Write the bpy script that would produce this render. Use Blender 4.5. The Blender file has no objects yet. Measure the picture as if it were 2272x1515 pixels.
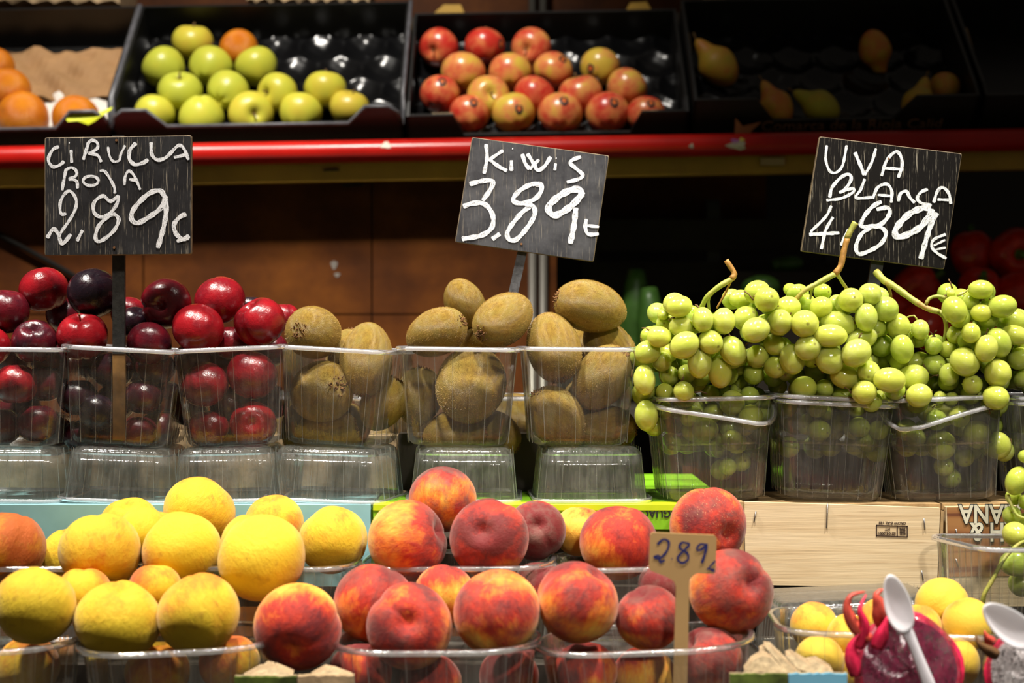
import bpy, bmesh, math, random
import numpy as np
from mathutils import Vector, Matrix, Quaternion

# ---------------------------------------------------------------- camera, world, lamps, exposure
F = 3400.0                 # focal length in pixels of the 2272 x 1515 frame
CZ = 1.55                  # eye height of the photographer
scene = bpy.context.scene
COL = scene.collection
cam_data = bpy.data.cameras.new('camera')
cam = bpy.data.objects.new('camera', cam_data)
COL.objects.link(cam)
cam.location = (0, 0, CZ)
cam.rotation_euler = (math.pi / 2, 0, 0)
cam_data.sensor_fit = 'HORIZONTAL'
cam_data.sensor_width = 36
cam_data.lens = F * 36 / 2272
cam_data.clip_start = 0.05
cam_data.dof.use_dof = True
cam_data.dof.focus_distance = 1.58
cam_data.dof.aperture_fstop = 4.5
scene.camera = cam

world = bpy.data.worlds.new('market_hall')
scene.world = world
world.use_nodes = True
world.node_tree.nodes['Background'].inputs[0].default_value = (1.0, 0.86, 0.70, 1)
world.node_tree.nodes['Background'].inputs[1].default_value = 0.06

def lamp(name, loc, aim, power, cone, blend=0.5, radius=0.08, col=(1.0, 0.94, 0.85)):
    l = bpy.data.lights.new(name, 'SPOT')
    l.energy = power; l.spot_size = math.radians(cone); l.spot_blend = blend
    l.shadow_soft_size = radius; l.color = col
    o = bpy.data.objects.new(name, l); COL.objects.link(o)
    o.location = loc
    o.rotation_euler = (Vector(aim) - Vector(loc)).to_track_quat('-Z', 'Y').to_euler()
    return o
# ceiling spots of the market stall, about two metres above eye level
lamp('spot_lamp', (-1.05, 1.25, CZ + 1.95), (-0.50, 1.75, CZ - 0.10), 285, 46)
lamp('spot_lamp', (-0.10, 0.80, CZ + 1.92), (-0.15, 1.55, CZ - 0.15), 225, 44)
lamp('spot_lamp', (0.95, 0.95, CZ + 1.95), (0.42, 1.50, CZ - 0.20), 270, 42, 0.7)
lamp('spot_lamp', (-0.45, 1.05, CZ + 1.95), (-0.38, 2.45, CZ + 0.30), 250, 41, 0.8)
# added unseen fill spot behind the camera, brightening the front tiers
lamp('spot_lamp', (0.55, -0.80, CZ + 1.30), (0.30, 1.50, CZ - 0.17), 105, 27, 0.6)

scene.view_settings.view_transform = 'Standard'
scene.view_settings.look = 'None'
scene.view_settings.gamma = 1.0
scene.view_settings.use_curve_mapping = False
scene.view_settings.exposure = 0.0
scene.cycles.transparent_max_bounces = 16
scene.cycles.max_bounces = 5
scene.cycles.diffuse_bounces = 2
scene.cycles.glossy_bounces = 2
scene.cycles.transmission_bounces = 2
scene.cycles.caustics_reflective = False
scene.cycles.caustics_refractive = False
scene.cycles.sample_clamp_indirect = 4.0

rng = random.Random(7)

# ---------------------------------------------------------------- helpers
def P(u, v, D):
    """point seen at pixel (u, v) that stands D metres in front of the camera"""
    return Vector(((u - 1136.0) / F * D, D, CZ + (757.5 - v) / F * D))

def link(o, parent=None):
    COL.objects.link(o)
    if parent is not None:
        o.parent = parent
    return o

def tag(o, label=None, cat=None, group=None, kind=None):
    if label: o['label'] = label
    if cat: o['category'] = cat
    if group: o['group'] = group
    if kind: o['kind'] = kind
    return o

def empty(name, loc, rot=(0, 0, 0)):
    o = bpy.data.objects.new(name, None)
    o.empty_display_size = 0.02
    o.location = loc; o.rotation_euler = rot
    return link(o)

def mesh_from(name, verts, faces, mats=(), smooth=True, fmat=None):
    me = bpy.data.meshes.new(name)
    me.from_pydata([tuple(v) for v in verts], [], faces)
    for m in mats: me.materials.append(m)
    if fmat is not None:
        me.polygons.foreach_set('material_index', fmat)
    if smooth:
        me.polygons.foreach_set('use_smooth', [True] * len(me.polygons))
    me.update()
    return me

def obj(name, me, parent=None, loc=(0, 0, 0), rot=None, scale=None):
    o = bpy.data.objects.new(name, me)
    o.location = loc
    if rot is not None:
        if isinstance(rot, Quaternion):
            o.rotation_mode = 'QUATERNION'; o.rotation_quaternion = rot
        else:
            o.rotation_euler = rot
    if scale is not None:
        o.scale = scale if hasattr(scale, '__len__') else (scale,) * 3
    return link(o, parent)

class MB:
    """collects boxes, prisms and tubes into one mesh"""
    def __init__(self): self.v = []; self.f = []; self.m = []
    def add(self, vs, fs, mi=0):
        b = len(self.v); self.v += [Vector(p) for p in vs]
        self.f += [tuple(i + b for i in f) for f in fs]; self.m += [mi] * len(fs)
    def box(self, lo, hi, mi=0, M=None):
        x0, y0, z0 = lo; x1, y1, z1 = hi
        vs = [Vector(p) for p in ((x0,y0,z0),(x1,y0,z0),(x1,y1,z0),(x0,y1,z0),(x0,y0,z1),(x1,y0,z1),(x1,y1,z1),(x0,y1,z1))]
        if M is not None: vs = [M @ p for p in vs]
        self.add(vs, [(3,2,1,0),(4,5,6,7),(0,1,5,4),(1,2,6,5),(2,3,7,6),(3,0,4,7)], mi)
    def prism(self, pts, off, mi=0):
        """closed polygon pts extruded by vector off"""
        n = len(pts); off = Vector(off)
        vs = [Vector(p) for p in pts] + [Vector(p) + off for p in pts]
        fs = [tuple(range(n)), tuple(range(2 * n - 1, n - 1, -1))]
        fs += [(i, i + n, (i + 1) % n + n, (i + 1) % n) for i in range(n)]
        self.add(vs, fs, mi)
    def tube(self, pts, rad, n=8, mi=0, caps=True):
        pts = [Vector(p) for p in pts]
        if not hasattr(rad, '__len__'): rad = [rad] * len(pts)
        rings = []; up = None
        for i, p in enumerate(pts):
            t = (pts[min(i + 1, len(pts) - 1)] - pts[max(i - 1, 0)]).normalized()
            if up is None:
                up = t.orthogonal().normalized()
            up = (up - t * up.dot(t)).normalized()
            b = t.cross(up)
            rings.append([p + (up * math.cos(a) + b * math.sin(a)) * rad[i] for a in [2 * math.pi * k / n for k in range(n)]])
        vs = [q for r in rings for q in r]; fs = []
        for i in range(len(pts) - 1):
            for k in range(n):
                fs.append((i*n+k, i*n+(k+1)%n, (i+1)*n+(k+1)%n, (i+1)*n+k))
        if caps:
            fs.append(tuple(range(n - 1, -1, -1))); fs.append(tuple(range((len(pts)-1)*n, len(pts)*n)))
        self.add(vs, fs, mi)
    def build(self, name, mats, parent=None, loc=(0, 0, 0), rot=None, smooth=False, origin=None):
        v = self.v
        if origin is not None:
            v = [p - Vector(origin) for p in v]; loc = origin
        if not hasattr(mats, '__len__'): mats = [mats]
        me = mesh_from(name, v, self.f, mats, smooth, self.m)
        return obj(name, me, parent, loc, rot)

def catmull(pts, step):
    pts = [Vector(p) for p in pts]
    if len(pts) == 2:
        n = max(2, int((pts[1] - pts[0]).length / step) + 1)
        return [pts[0].lerp(pts[1], i / (n - 1)) for i in range(n)]
    q = [2 * pts[0] - pts[1]] + pts + [2 * pts[-1] - pts[-2]]
    out = []
    for i in range(1, len(q) - 2):
        p0, p1, p2, p3 = q[i-1], q[i], q[i+1], q[i+2]
        n = max(2, int((p2 - p1).length / step))
        for k in range(n):
            t = k / n
            out.append(0.5 * ((2*p1) + (p2-p0)*t + (2*p0-5*p1+4*p2-p3)*t*t + (3*p1-p0-3*p2+p3)*t**3))
    out.append(pts[-1])
    return out

def aim_quat(axis, spin=0.0):
    """turns local Z to the given direction, then spins about it"""
    a = Vector(axis).normalized()
    return a.to_track_quat('Z', 'Y') @ Quaternion((0, 0, 1), spin)

# ---------------------------------------------------------------- materials
class NT:
    def __init__(self, name):
        self.mat = bpy.data.materials.new(name); self.mat.use_nodes = True
        self.t = self.mat.node_tree; self.t.nodes.clear()
        self.out = self.t.nodes.new('ShaderNodeOutputMaterial')
    def n(self, typ, **kw):
        nd = self.t.nodes.new(typ)
        for k, val in kw.items():
            if k.startswith('i_'):
                key = k[2:].replace('_', ' ')
                nd.inputs[key].default_value = val
            else:
                setattr(nd, k, val)
        return nd
    def l(self, a, b):
        self.t.links.new(a, b)
    def coord(self, scale=(1, 1, 1), which='Object', loc=None):
        tc = self.n('ShaderNodeTexCoord'); mp = self.n('ShaderNodeMapping')
        mp.inputs['Scale'].default_value = scale
        self.l(tc.outputs[which], mp.inputs['Vector'])
        if loc is not None: self.l(loc, mp.inputs['Location'])
        return mp.outputs[0]
    def noise(self, vec, scale, detail=3, rough=0.5, dist=0.0):
        nd = self.n('ShaderNodeTexNoise'); nd.inputs['Scale'].default_value = scale
        nd.inputs['Detail'].default_value = detail; nd.inputs['Roughness'].default_value = rough
        nd.inputs['Distortion'].default_value = dist
        self.l(vec, nd.inputs['Vector']); return nd.outputs['Fac']
    def ramp(self, fac, stops, interp='LINEAR'):
        r = self.n('ShaderNodeValToRGB'); cr = r.color_ramp; cr.interpolation = interp
        while len(cr.elements) < len(stops): cr.elements.new(0.5)
        for e, (p, c) in zip(cr.elements, stops):
            e.position = p
            e.color = (c, c, c, 1) if not hasattr(c, '__len__') else (*c[:3], 1)
        self.l(fac, r.inputs[0]); return r.outputs[0]
    def math(self, op, a, b=None, clamp=False):
        m = self.n('ShaderNodeMath', operation=op); m.use_clamp = clamp
        for i, x in enumerate((a, b)):
            if x is None: continue
            if isinstance(x, (int, float)): m.inputs[i].default_value = x
            else: self.l(x, m.inputs[i])
        return m.outputs[0]
    def mix(self, fac, a, b, blend='MIX'):
        m = self.n('ShaderNodeMix', data_type='RGBA', blend_type=blend)
        for idx, x in ((0, fac), (6, a), (7, b)):
            if isinstance(x, (int, float)): m.inputs[idx].default_value = x
            elif isinstance(x, tuple): m.inputs[idx].default_value = (*x[:3], 1)
            else: self.l(x, m.inputs[idx])
        return m.outputs[2]
    def bump(self, h, strength=0.3, dist=0.01):
        b = self.n('ShaderNodeBump'); b.inputs['Strength'].default_value = strength
        b.inputs['Distance'].default_value = dist; self.l(h, b.inputs['Height']); return b.outputs[0]
    def principled(self, col, rough=0.5, normal=None, **kw):
        p = self.n('ShaderNodeBsdfPrincipled')
        if isinstance(col, tuple): p.inputs['Base Color'].default_value = (*col[:3], 1)
        else: self.l(col, p.inputs['Base Color'])
        if isinstance(rough, (int, float)): p.inputs['Roughness'].default_value = rough
        else: self.l(rough, p.inputs['Roughness'])
        if normal is not None: self.l(normal, p.inputs['Normal'])
        for k, val in kw.items():
            key = k.replace('_', ' ')
            if isinstance(val, (int, float, tuple)): p.inputs[key].default_value = val
            else: self.l(val, p.inputs[key])
        return p.outputs[0]
    def done(self, sh):
        self.l(sh, self.out.inputs[0]); return self.mat
    def objcol(self):
        oi = self.n('ShaderNodeObjectInfo')
        s = self.n('ShaderNodeSeparateColor'); self.l(oi.outputs['Color'], s.inputs[0])
        return oi, s.outputs[0], s.outputs[1], s.outputs[2]
    def seedvec(self, oi):
        """a random offset for each object"""
        c = self.n('ShaderNodeCombineXYZ')
        a = self.math('MULTIPLY', oi.outputs['Random'], 37.0)
        b = self.math('MULTIPLY', oi.outputs['Random'], 91.0)
        self.l(a, c.inputs[0]); self.l(b, c.inputs[1]); self.l(a, c.inputs[2])
        return c.outputs[0]

def simple(name, col, rough=0.5, bump=None, var=0.0, vscale=20, **kw):
    t = NT(name); nrm = None; c = col
    if var or bump:
        v = t.coord()
        n = t.noise(v, vscale, 4, 0.6)
        if var:
            c = t.mix(t.ramp(n, [(0.3, 0.0), (0.7, 1.0)]), tuple(x * (1 - var) for x in col), tuple(min(1, x * (1 + var)) for x in col))
        if bump: nrm = t.bump(n, bump[0], bump[1])
    return t.done(t.principled(c, rough, nrm, **kw))

M = {}
# clear plastic: mostly see-through, hazy in streaks, mirror-like at grazing angles
def plastic(name, haze, haze_var, tint=(0.96, 0.97, 0.95), diff=(0.75, 0.76, 0.72), rough=0.09, ior=1.45, bk=0.5, bd=0.0010):
    t = NT(name)
    v = t.coord((220, 220, 5)); n = t.noise(v, 1.0, 3, 0.6)
    v2 = t.coord((30, 30, 30)); n2 = t.noise(v2, 1.0, 4, 0.7)
    nrm = t.bump(t.math('ADD', n, t.math('MULTIPLY', n2, 1.5)), bk, bd)
    tr = t.n('ShaderNodeBsdfTransparent'); tr.inputs[0].default_value = (*tint, 1)
    df = t.n('ShaderNodeBsdfDiffuse'); df.inputs[0].default_value = (*diff, 1)
    tl = t.n('ShaderNodeBsdfTranslucent'); tl.inputs[0].default_value = (*diff, 1)
    mixd = t.n('ShaderNodeMixShader'); mixd.inputs[0].default_value = 0.5
    t.l(df.outputs[0], mixd.inputs[1]); t.l(tl.outputs[0], mixd.inputs[2])
    hz = t.math('ADD', t.math('MULTIPLY', t.ramp(n, [(0.35, 0.0), (0.75, 1.0)]), haze_var), haze)
    hz = t.math('ADD', hz, t.math('MULTIPLY', t.ramp(n2, [(0.55, 0.0), (0.8, 1.0)]), haze_var), clamp=True)
    m1 = t.n('ShaderNodeMixShader'); t.l(hz, m1.inputs[0]); t.l(tr.outputs[0], m1.inputs[1]); t.l(mixd.outputs[0], m1.inputs[2])
    gl = t.n('ShaderNodeBsdfGlossy'); gl.inputs[0].default_value = (1, 1, 1, 1); gl.inputs['Roughness'].default_value = rough
    t.l(nrm, gl.inputs['Normal'])
    fr = t.n('ShaderNodeFresnel'); fr.inputs[0].default_value = ior; t.l(nrm, fr.inputs['Normal'])
    ff = t.math('MINIMUM', fr.outputs[0], 0.75)
    m2 = t.n('ShaderNodeMixShader'); t.l(ff, m2.inputs[0]); t.l(m1.outputs[0], m2.inputs[1]); t.l(gl.outputs[0], m2.inputs[2])
    return t.done(m2.outputs[0])
M['plastic'] = plastic('clear_plastic', 0.045, 0.10, diff=(0.62, 0.59, 0.53))
M['plastic_smoky'] = plastic('smoky_plastic', 0.095, 0.13, diff=(0.60, 0.56, 0.52))
M['plastic_rim_clear'] = plastic('clear_plastic_thin_rim', 0.14, 0.14, diff=(0.80, 0.78, 0.78), rough=0.10)
M['plastic_rib'] = plastic('clear_plastic_rib', 0.15, 0.16, rough=0.15)
M['plastic_rim'] = plastic('clear_plastic_rim', 0.46, 0.16, diff=(0.84, 0.83, 0.88), rough=0.14)
M['plastic_clean'] = plastic('clear_plastic_empty', 0.095, 0.14, diff=(0.66, 0.65, 0.60))
M['film'] = plastic('cling_film', 0.004, 0.025, tint=(0.99, 0.97, 0.99), diff=(0.8, 0.8, 0.85), rough=0.06, bk=0.9, bd=0.012)

# peaches: object colour R = blush amount, G = dark bloom, B = white speckles
def peach_mat(name, yellow, orange, red, dark, bruise):
    t = NT(name); oi, R, G, B = t.objcol(); sv = t.seedvec(oi)
    v = t.coord((1, 1, 1), loc=sv)
    big = t.noise(v, 0.95, 2, 0.5, 0.3)
    vs = t.coord((1, 1, 0.45), loc=sv)
    streak = t.noise(vs, 9.0, 5, 0.65, 0.3)
    fac = t.math('ADD', t.math('MULTIPLY', t.math('SUBTRACT', big, 0.5), 1.5), t.math('MULTIPLY', t.math('SUBTRACT', streak, 0.5), 0.62))
    tcx = t.n('ShaderNodeTexCoord'); sxx = t.n('ShaderNodeSeparateXYZ'); t.l(tcx.outputs['Object'], sxx.inputs[0])
    fac = t.math('ADD', fac, t.math('ADD', t.math('MULTIPLY', sxx.outputs[0], 0.16), t.math('MULTIPLY', sxx.outputs[2], t.math('MULTIPLY', oi.outputs['Alpha'], 0.30))))
    fac = t.math('ADD', fac, R, clamp=True)
    c = t.ramp(fac, [(0.12, yellow), (0.42, orange), (0.66, red), (0.95, dark)])
    # greyish bloom of the fuzz
    n3 = t.noise(v, 2.3, 4, 0.6)
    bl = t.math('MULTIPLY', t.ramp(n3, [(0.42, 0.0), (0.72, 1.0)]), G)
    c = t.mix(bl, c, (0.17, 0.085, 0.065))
    if bruise:
        n4 = t.noise(v, 2.8, 4, 0.6, 0.8)
        c = t.mix(t.math('MULTIPLY', t.ramp(n4, [(0.60, 0.0), (0.74, 1.0)]), 0.6), c, (0.40, 0.19, 0.022))
    vo = t.n('ShaderNodeTexVoronoi'); vo.inputs['Scale'].default_value = 17; t.l(v, vo.inputs['Vector'])
    sp = t.math('MULTIPLY', t.ramp(vo.outputs['Distance'], [(0.10, 1.0), (0.20, 0.0)]), t.math('MULTIPLY', B, t.ramp(n3, [(0.4, 0.0), (0.6, 1.0)])))
    c = t.mix(sp, c, (0.75, 0.45, 0.22))
    fine = t.noise(v, 60.0, 2, 0.6)
    nrm = t.bump(t.math('ADD', t.math('MULTIPLY', fine, 0.12), t.math('MULTIPLY', streak, 0.5)), 0.27 if bruise else 0.22, 0.06)
    return t.done(t.principled(c, 0.62, nrm, Sheen_Weight=0.34, Sheen_Roughness=0.4, Sheen_Tint=(1.0, 0.86, 0.76, 1),
                               Specular_IOR_Level=0.22))
M['peach'] = peach_mat('peach_skin', (0.86, 0.46, 0.055), (0.78, 0.20, 0.02), (0.48, 0.032, 0.014), (0.16, 0.016, 0.016), False)
M['yellow_peach'] = peach_mat('yellow_peach_skin', (0.76, 0.52, 0.026), (0.74, 0.43, 0.022), (0.68, 0.25, 0.016), (0.50, 0.11, 0.018), True)
M['apricot'] = peach_mat('apricot_skin', (0.78, 0.52, 0.05), (0.78, 0.46, 0.04), (0.72, 0.30, 0.03), (0.6, 0.17, 0.03), False)

# plums: object colour R = how dark
t = NT('plum_skin'); oi, R, G, B = t.objcol(); sv = t.seedvec(oi); v = t.coord(loc=sv)
n = t.noise(v, 1.6, 3, 0.5); n2 = t.noise(v, 7, 4, 0.6)
fac = t.math('ADD', t.math('MULTIPLY', t.math('SUBTRACT', n, 0.5), 0.9), R, clamp=True)
c = t.ramp(fac, [(0.0, (0.33, 0.008, 0.014)), (0.35, (0.15, 0.006, 0.013)), (0.7, (0.050, 0.008, 0.015)), (1.0, (0.018, 0.009, 0.016))])
vo = t.n('ShaderNodeTexVoronoi'); vo.inputs['Scale'].default_value = 20; t.l(v, vo.inputs['Vector'])
c = t.mix(t.math('MULTIPLY', t.ramp(vo.outputs['Distance'], [(0.05, 1.0), (0.11, 0.0)]), 0.35), c, (0.55, 0.16, 0.14))
rg = t.ramp(n2, [(0.3, 0.17), (0.8, 0.34)])
M['plum'] = t.done(t.principled(c, rg, t.bump(n2, 0.10, 0.05), Specular_IOR_Level=0.5, Coat_Weight=0.25, Coat_Roughness=0.12))

# kiwis
t = NT('kiwi_skin'); oi, R, G, B = t.objcol(); sv = t.seedvec(oi)
v = t.coord((1, 1, 0.35), loc=sv); n = t.noise(v, 9, 5, 0.7); v2 = t.coord(loc=sv); n2 = t.noise(v2, 1.7, 3); n3 = t.noise(v2, 55, 3, 0.6)
c = t.ramp(n, [(0.25, (0.15, 0.076, 0.011)), (0.55, (0.30, 0.185, 0.030)), (0.8, (0.40, 0.265, 0.055))])
c = t.mix(t.math('MULTIPLY', t.ramp(n2, [(0.42, 0.0), (0.7, 1.0)]), 0.6), c, (0.27, 0.212, 0.042))
M['kiwi'] = t.done(t.principled(c, 0.31, t.bump(n3, 0.4, 0.03), Sheen_Weight=0.12, Sheen_Roughness=0.3, Sheen_Tint=(1, 0.8, 0.45, 1), Specular_IOR_Level=0.42))
M['kiwi_hair'] = simple('kiwi_hair', (0.42, 0.25, 0.05), 0.4)
M['kiwi_scar'] = simple('kiwi_scar', (0.17, 0.075, 0.02), 0.85, bump=(0.5, 0.02), var=0.5, vscale=8)

# grapes: object colour R = yellow, G = dusty
t = NT('grape_skin'); oi, R, G, B = t.objcol(); sv = t.seedvec(oi); v = t.coord(loc=sv)
n = t.noise(v, 1.5, 3, 0.5); n2 = t.noise(v, 12, 3, 0.6)
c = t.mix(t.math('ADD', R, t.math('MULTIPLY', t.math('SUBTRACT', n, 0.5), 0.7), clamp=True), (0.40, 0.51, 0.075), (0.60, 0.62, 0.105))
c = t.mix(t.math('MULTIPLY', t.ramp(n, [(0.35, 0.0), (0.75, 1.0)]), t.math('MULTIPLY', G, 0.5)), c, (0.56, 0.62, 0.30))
tc = t.n('ShaderNodeTexCoord'); sx = t.n('ShaderNodeSeparateXYZ'); t.l(tc.outputs['Object'], sx.inputs[0])
tip = t.ramp(t.math('MULTIPLY', sx.outputs[2], -1.0), [(0.986, 0.0), (0.994, 1.0)])
c = t.mix(t.math('MULTIPLY', tip, 0.6), c, (0.10, 0.05, 0.02))
M['grape'] = t.done(t.principled(c, t.ramp(n2, [(0.3, 0.10), (0.8, 0.30)]), t.bump(n, 0.05, 0.05), Specular_IOR_Level=0.5,
    Subsurface_Weight=0.85, Subsurface_Radius=(0.9, 1.0, 0.12), Subsurface_Scale=0.016))
t = NT('grape_stem'); v = t.coord((1, 1, 1)); n = t.noise(v, 45, 3, 0.6); n2 = t.noise(v, 160, 4)
c = t.ramp(n, [(0.35, (0.30, 0.36, 0.05)), (0.55, (0.40, 0.38, 0.08)), (0.72, (0.34, 0.15, 0.03))])
M['stem_green'] = t.done(t.principled(c, 0.5, t.bump(n2, 0.3, 0.002)))
M['stem_brown'] = simple('grape_stem_brown', (0.38, 0.19, 0.04), 0.55, bump=(0.4, 0.002), var=0.4, vscale=90)
M['twig'] = simple('dry_twig', (0.16, 0.085, 0.03), 0.8)

# apples: object colour R = red, G = brown
t = NT('apple_skin'); oi, R, G, B = t.objcol(); sv = t.seedvec(oi)
v = t.coord(loc=sv); vs = t.coord((1, 1, 0.22), loc=sv); n = t.noise(v, 1.25, 2); st = t.noise(vs, 7, 4, 0.65)
fac = t.math('ADD', t.math('ADD', t.math('MULTIPLY', t.math('SUBTRACT', n, 0.5), 1.7), t.math('MULTIPLY', t.math('SUBTRACT', st, 0.5), 0.8)), R, clamp=True)
c = t.ramp(fac, [(0.10, (0.66, 0.46, 0.06)), (0.45, (0.72, 0.27, 0.08)), (0.75, (0.64, 0.115, 0.05)), (1.0, (0.55, 0.032, 0.02))])
M['red_apple'] = t.done(t.principled(c, 0.30, None, Specular_IOR_Level=0.5, Coat_Weight=0.2, Coat_Roughness=0.2))
t = NT('green_apple_skin'); oi, R, G, B = t.objcol(); sv = t.seedvec(oi); v = t.coord(loc=sv); n = t.noise(v, 1.4, 2); n2 = t.noise(v, 26, 3)
fac = t.math('ADD', t.math('MULTIPLY', t.math('SUBTRACT', n, 0.5), 1.0), R, clamp=True)
c = t.ramp(fac, [(0.1, (0.50, 0.53, 0.055)), (0.5, (0.60, 0.56, 0.055)), (0.95, (0.60, 0.45, 0.05))])
c = t.mix(t.math('MULTIPLY', t.ramp(n2, [(0.62, 0.0), (0.75, 1.0)]), 0.22), c, (0.30, 0.22, 0.03))
sx2 = t.n('ShaderNodeSeparateXYZ'); tc2 = t.n('ShaderNodeTexCoord'); t.l(tc2.outputs['Object'], sx2.inputs[0])
rad = t.math('POWER', t.math('ADD', t.math('POWER', sx2.outputs[0], 2.0), t.math('POWER', sx2.outputs[1], 2.0)), 0.5)
rus = t.math('MULTIPLY', t.ramp(rad, [(0.02, 1.0), (0.22, 0.0)]), t.math('GREATER_THAN', sx2.outputs[2], 0.0))
c = t.mix(t.math('MULTIPLY', rus, 0.8), c, (0.16, 0.10, 0.03))
M['green_apple'] = t.done(t.principled(c, 0.34, None, Specular_IOR_Level=0.45))
t = NT('orange_peel'); v = t.coord(); n = t.noise(v, 28, 2); n2 = t.noise(v, 1.5, 3)
M['orange'] = t.done(t.principled(t.ramp(n2, [(0.3, (0.64, 0.165, 0.004)), (0.7, (0.76, 0.25, 0.006))]), 0.42, t.bump(n, 0.35, 0.04)))
t = NT('pear_skin'); oi, R, G, B = t.objcol(); v = t.coord(loc=t.seedvec(oi)); n = t.noise(v, 1.4, 3); n2 = t.noise(v, 30, 3)
fac = t.math('ADD', t.math('MULTIPLY', t.math('SUBTRACT', n, 0.5), 1.2), R, clamp=True)
c = t.ramp(fac, [(0.1, (0.42, 0.38, 0.03)), (0.5, (0.56, 0.33, 0.03)), (0.9, (0.60, 0.17, 0.03))])
M['pear'] = t.done(t.principled(t.mix(t.math('MULTIPLY', t.ramp(n2, [(0.5, 0.0), (0.7, 1.0)]), 0.4), c, (0.30, 0.16, 0.03)), 0.5))
M['pepper'] = simple('red_pepper_skin', (0.70, 0.032, 0.012), 0.22, var=0.3, vscale=2.0)
M['pepper_stem'] = simple('pepper_stem', (0.10, 0.20, 0.03), 0.5, var=0.3)
M['cucumber'] = simple('cucumber_skin', (0.05, 0.13, 0.02), 0.4, var=0.4, vscale=25)
M['fruit_stem'] = simple('fruit_stem', (0.16, 0.09, 0.03), 0.8)
M['sticker_black'] = simple('sticker_black', (0.03, 0.028, 0.025), 0.4)
M['sticker_orange'] = simple('sticker_orange', (0.62, 0.13, 0.02), 0.4)

# boards, wood, crates
t = NT('chalkboard_paint'); oi, R, G, B = t.objcol()
vg = t.coord((760, 1, 26)); g = t.noise(vg, 1.0, 4, 0.65)
vd = t.coord((26, 26, 26)); d = t.noise(vd, 1.0, 4, 0.6)
base = t.mix(R, (0.0060, 0.0048, 0.0042), (0.040, 0.040, 0.045))
dust = t.math('MULTIPLY', t.ramp(d, [(0.42, 0.0), (0.8, 1.0)]), t.math('MULTIPLY', R, 0.5))
c = t.mix(dust, base, (0.19, 0.19, 0.20))
c = t.mix(t.math('MULTIPLY', t.ramp(g, [(0.575, 0.0), (0.69, 1.0)]), G), c, (0.42, 0.37, 0.29))
M['board'] = t.done(t.principled(c, 0.6, t.bump(g, 0.4, 0.0006), Specular_IOR_Level=0.12))
M['board_edge'] = simple('board_edge_wood', (0.17, 0.125, 0.075), 0.7, var=0.5, vscale=120)
M['stick_black'] = simple('black_painted_stick', (0.016, 0.015, 0.013), 0.5, bump=(0.4, 0.001), var=0.6, vscale=150)
M['stick_wood'] = simple('bare_stick_wood', (0.22, 0.11, 0.03), 0.6, var=0.4, vscale=60)
M['stick_grey'] = simple('grey_painted_stick', (0.075, 0.075, 0.08), 0.5, bump=(0.4, 0.001), var=0.5, vscale=170)
M['nail'] = simple('rusty_nail', (0.30, 0.15, 0.07), 0.4, Metallic=0.6)
t = NT('chalk')
tc = t.n('ShaderNodeTexCoord'); mp = t.n('ShaderNodeMapping'); mp.inputs['Scale'].default_value = (8.0, 0.7, 1); t.l(tc.outputs['UV'], mp.inputs[0])
n = t.noise(mp.outputs[0], 1.0, 4, 0.7)
v2 = t.coord((1500, 1, 500)); n2 = t.noise(v2, 1.0, 2)
a = t.ramp(t.math('ADD', t.math('MULTIPLY', n, 0.65), t.math('MULTIPLY', n2, 0.35)), [(0.38, 0.05), (0.50, 1.0)])
df = t.n('ShaderNodeBsdfDiffuse'); df.inputs[0].default_value = (0.82, 0.83, 0.86, 1)
tr = t.n('ShaderNodeBsdfTransparent'); mx = t.n('ShaderNodeMixShader')
t.l(a, mx.inputs[0]); t.l(tr.outputs[0], mx.inputs[1]); t.l(df.outputs[0], mx.inputs[2])
M['chalk'] = t.done(mx.outputs[0])
M['ink_blue'] = simple('blue_marker', (0.010, 0.012, 0.10), 0.5)
M['ink_black'] = simple('black_print', (0.012, 0.012, 0.010), 0.6)
M['ink_stamp'] = simple('burnt_stamp', (0.045, 0.022, 0.012), 0.8)
M['ink_cream'] = simple('cream_print', (0.70, 0.66, 0.50), 0.7)
M['star'] = simple('dim_orange_print', (0.20, 0.06, 0.008), 0.7)
M['cable'] = simple('black_rubber', (0.008, 0.007, 0.006), 0.9, Specular_IOR_Level=0.1)
M['ink_dim'] = simple('dim_print', (0.30, 0.16, 0.08), 0.7)
M['tag'] = simple('tag_wood', (0.42, 0.25, 0.095), 0.6, var=0.08, vscale=12)
t = NT('pine'); vg = t.coord((6, 6, 90)); g = t.noise(vg, 1.0, 5, 0.6, 0.6); vf = t.coord((14, 14, 420)); g2 = t.noise(vf, 1.0, 3)
vs = t.coord((5, 5, 9)); s = t.noise(vs, 1.0, 3)
c = t.ramp(g, [(0.3, (0.60, 0.44, 0.245)), (0.55, (0.70, 0.545, 0.33)), (0.8, (0.75, 0.60, 0.385))])
c = t.mix(t.math('MULTIPLY', t.ramp(g2, [(0.66, 0.0), (0.74, 1.0)]), 0.45), c, (0.40, 0.25, 0.12))
c = t.mix(t.math('MULTIPLY', t.ramp(s, [(0.5, 0.0), (0.75, 1.0)]), 0.25), c, (0.55, 0.36, 0.16))
M['pine'] = t.done(t.principled(c, 0.65, t.bump(g2, 0.25, 0.001)))
M['pine_dark'] = simple('pine_edge', (0.42, 0.27, 0.12), 0.75, var=0.3, vscale=60)
t = NT('printed_wood'); vg = t.coord((4, 4, 75)); g = t.noise(vg, 1.0, 3, 0.5, 0.8)
M['printed_wood'] = t.done(t.principled(t.ramp(g, [(0.42, (0.36, 0.165, 0.050)), (0.58, (0.30, 0.12, 0.035)), (0.66, (0.15, 0.045, 0.015))]), 0.6))
M['green_paint'] = simple('green_painted_wood', (0.21, 0.48, 0.015), 0.4, var=0.12, vscale=30)
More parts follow.
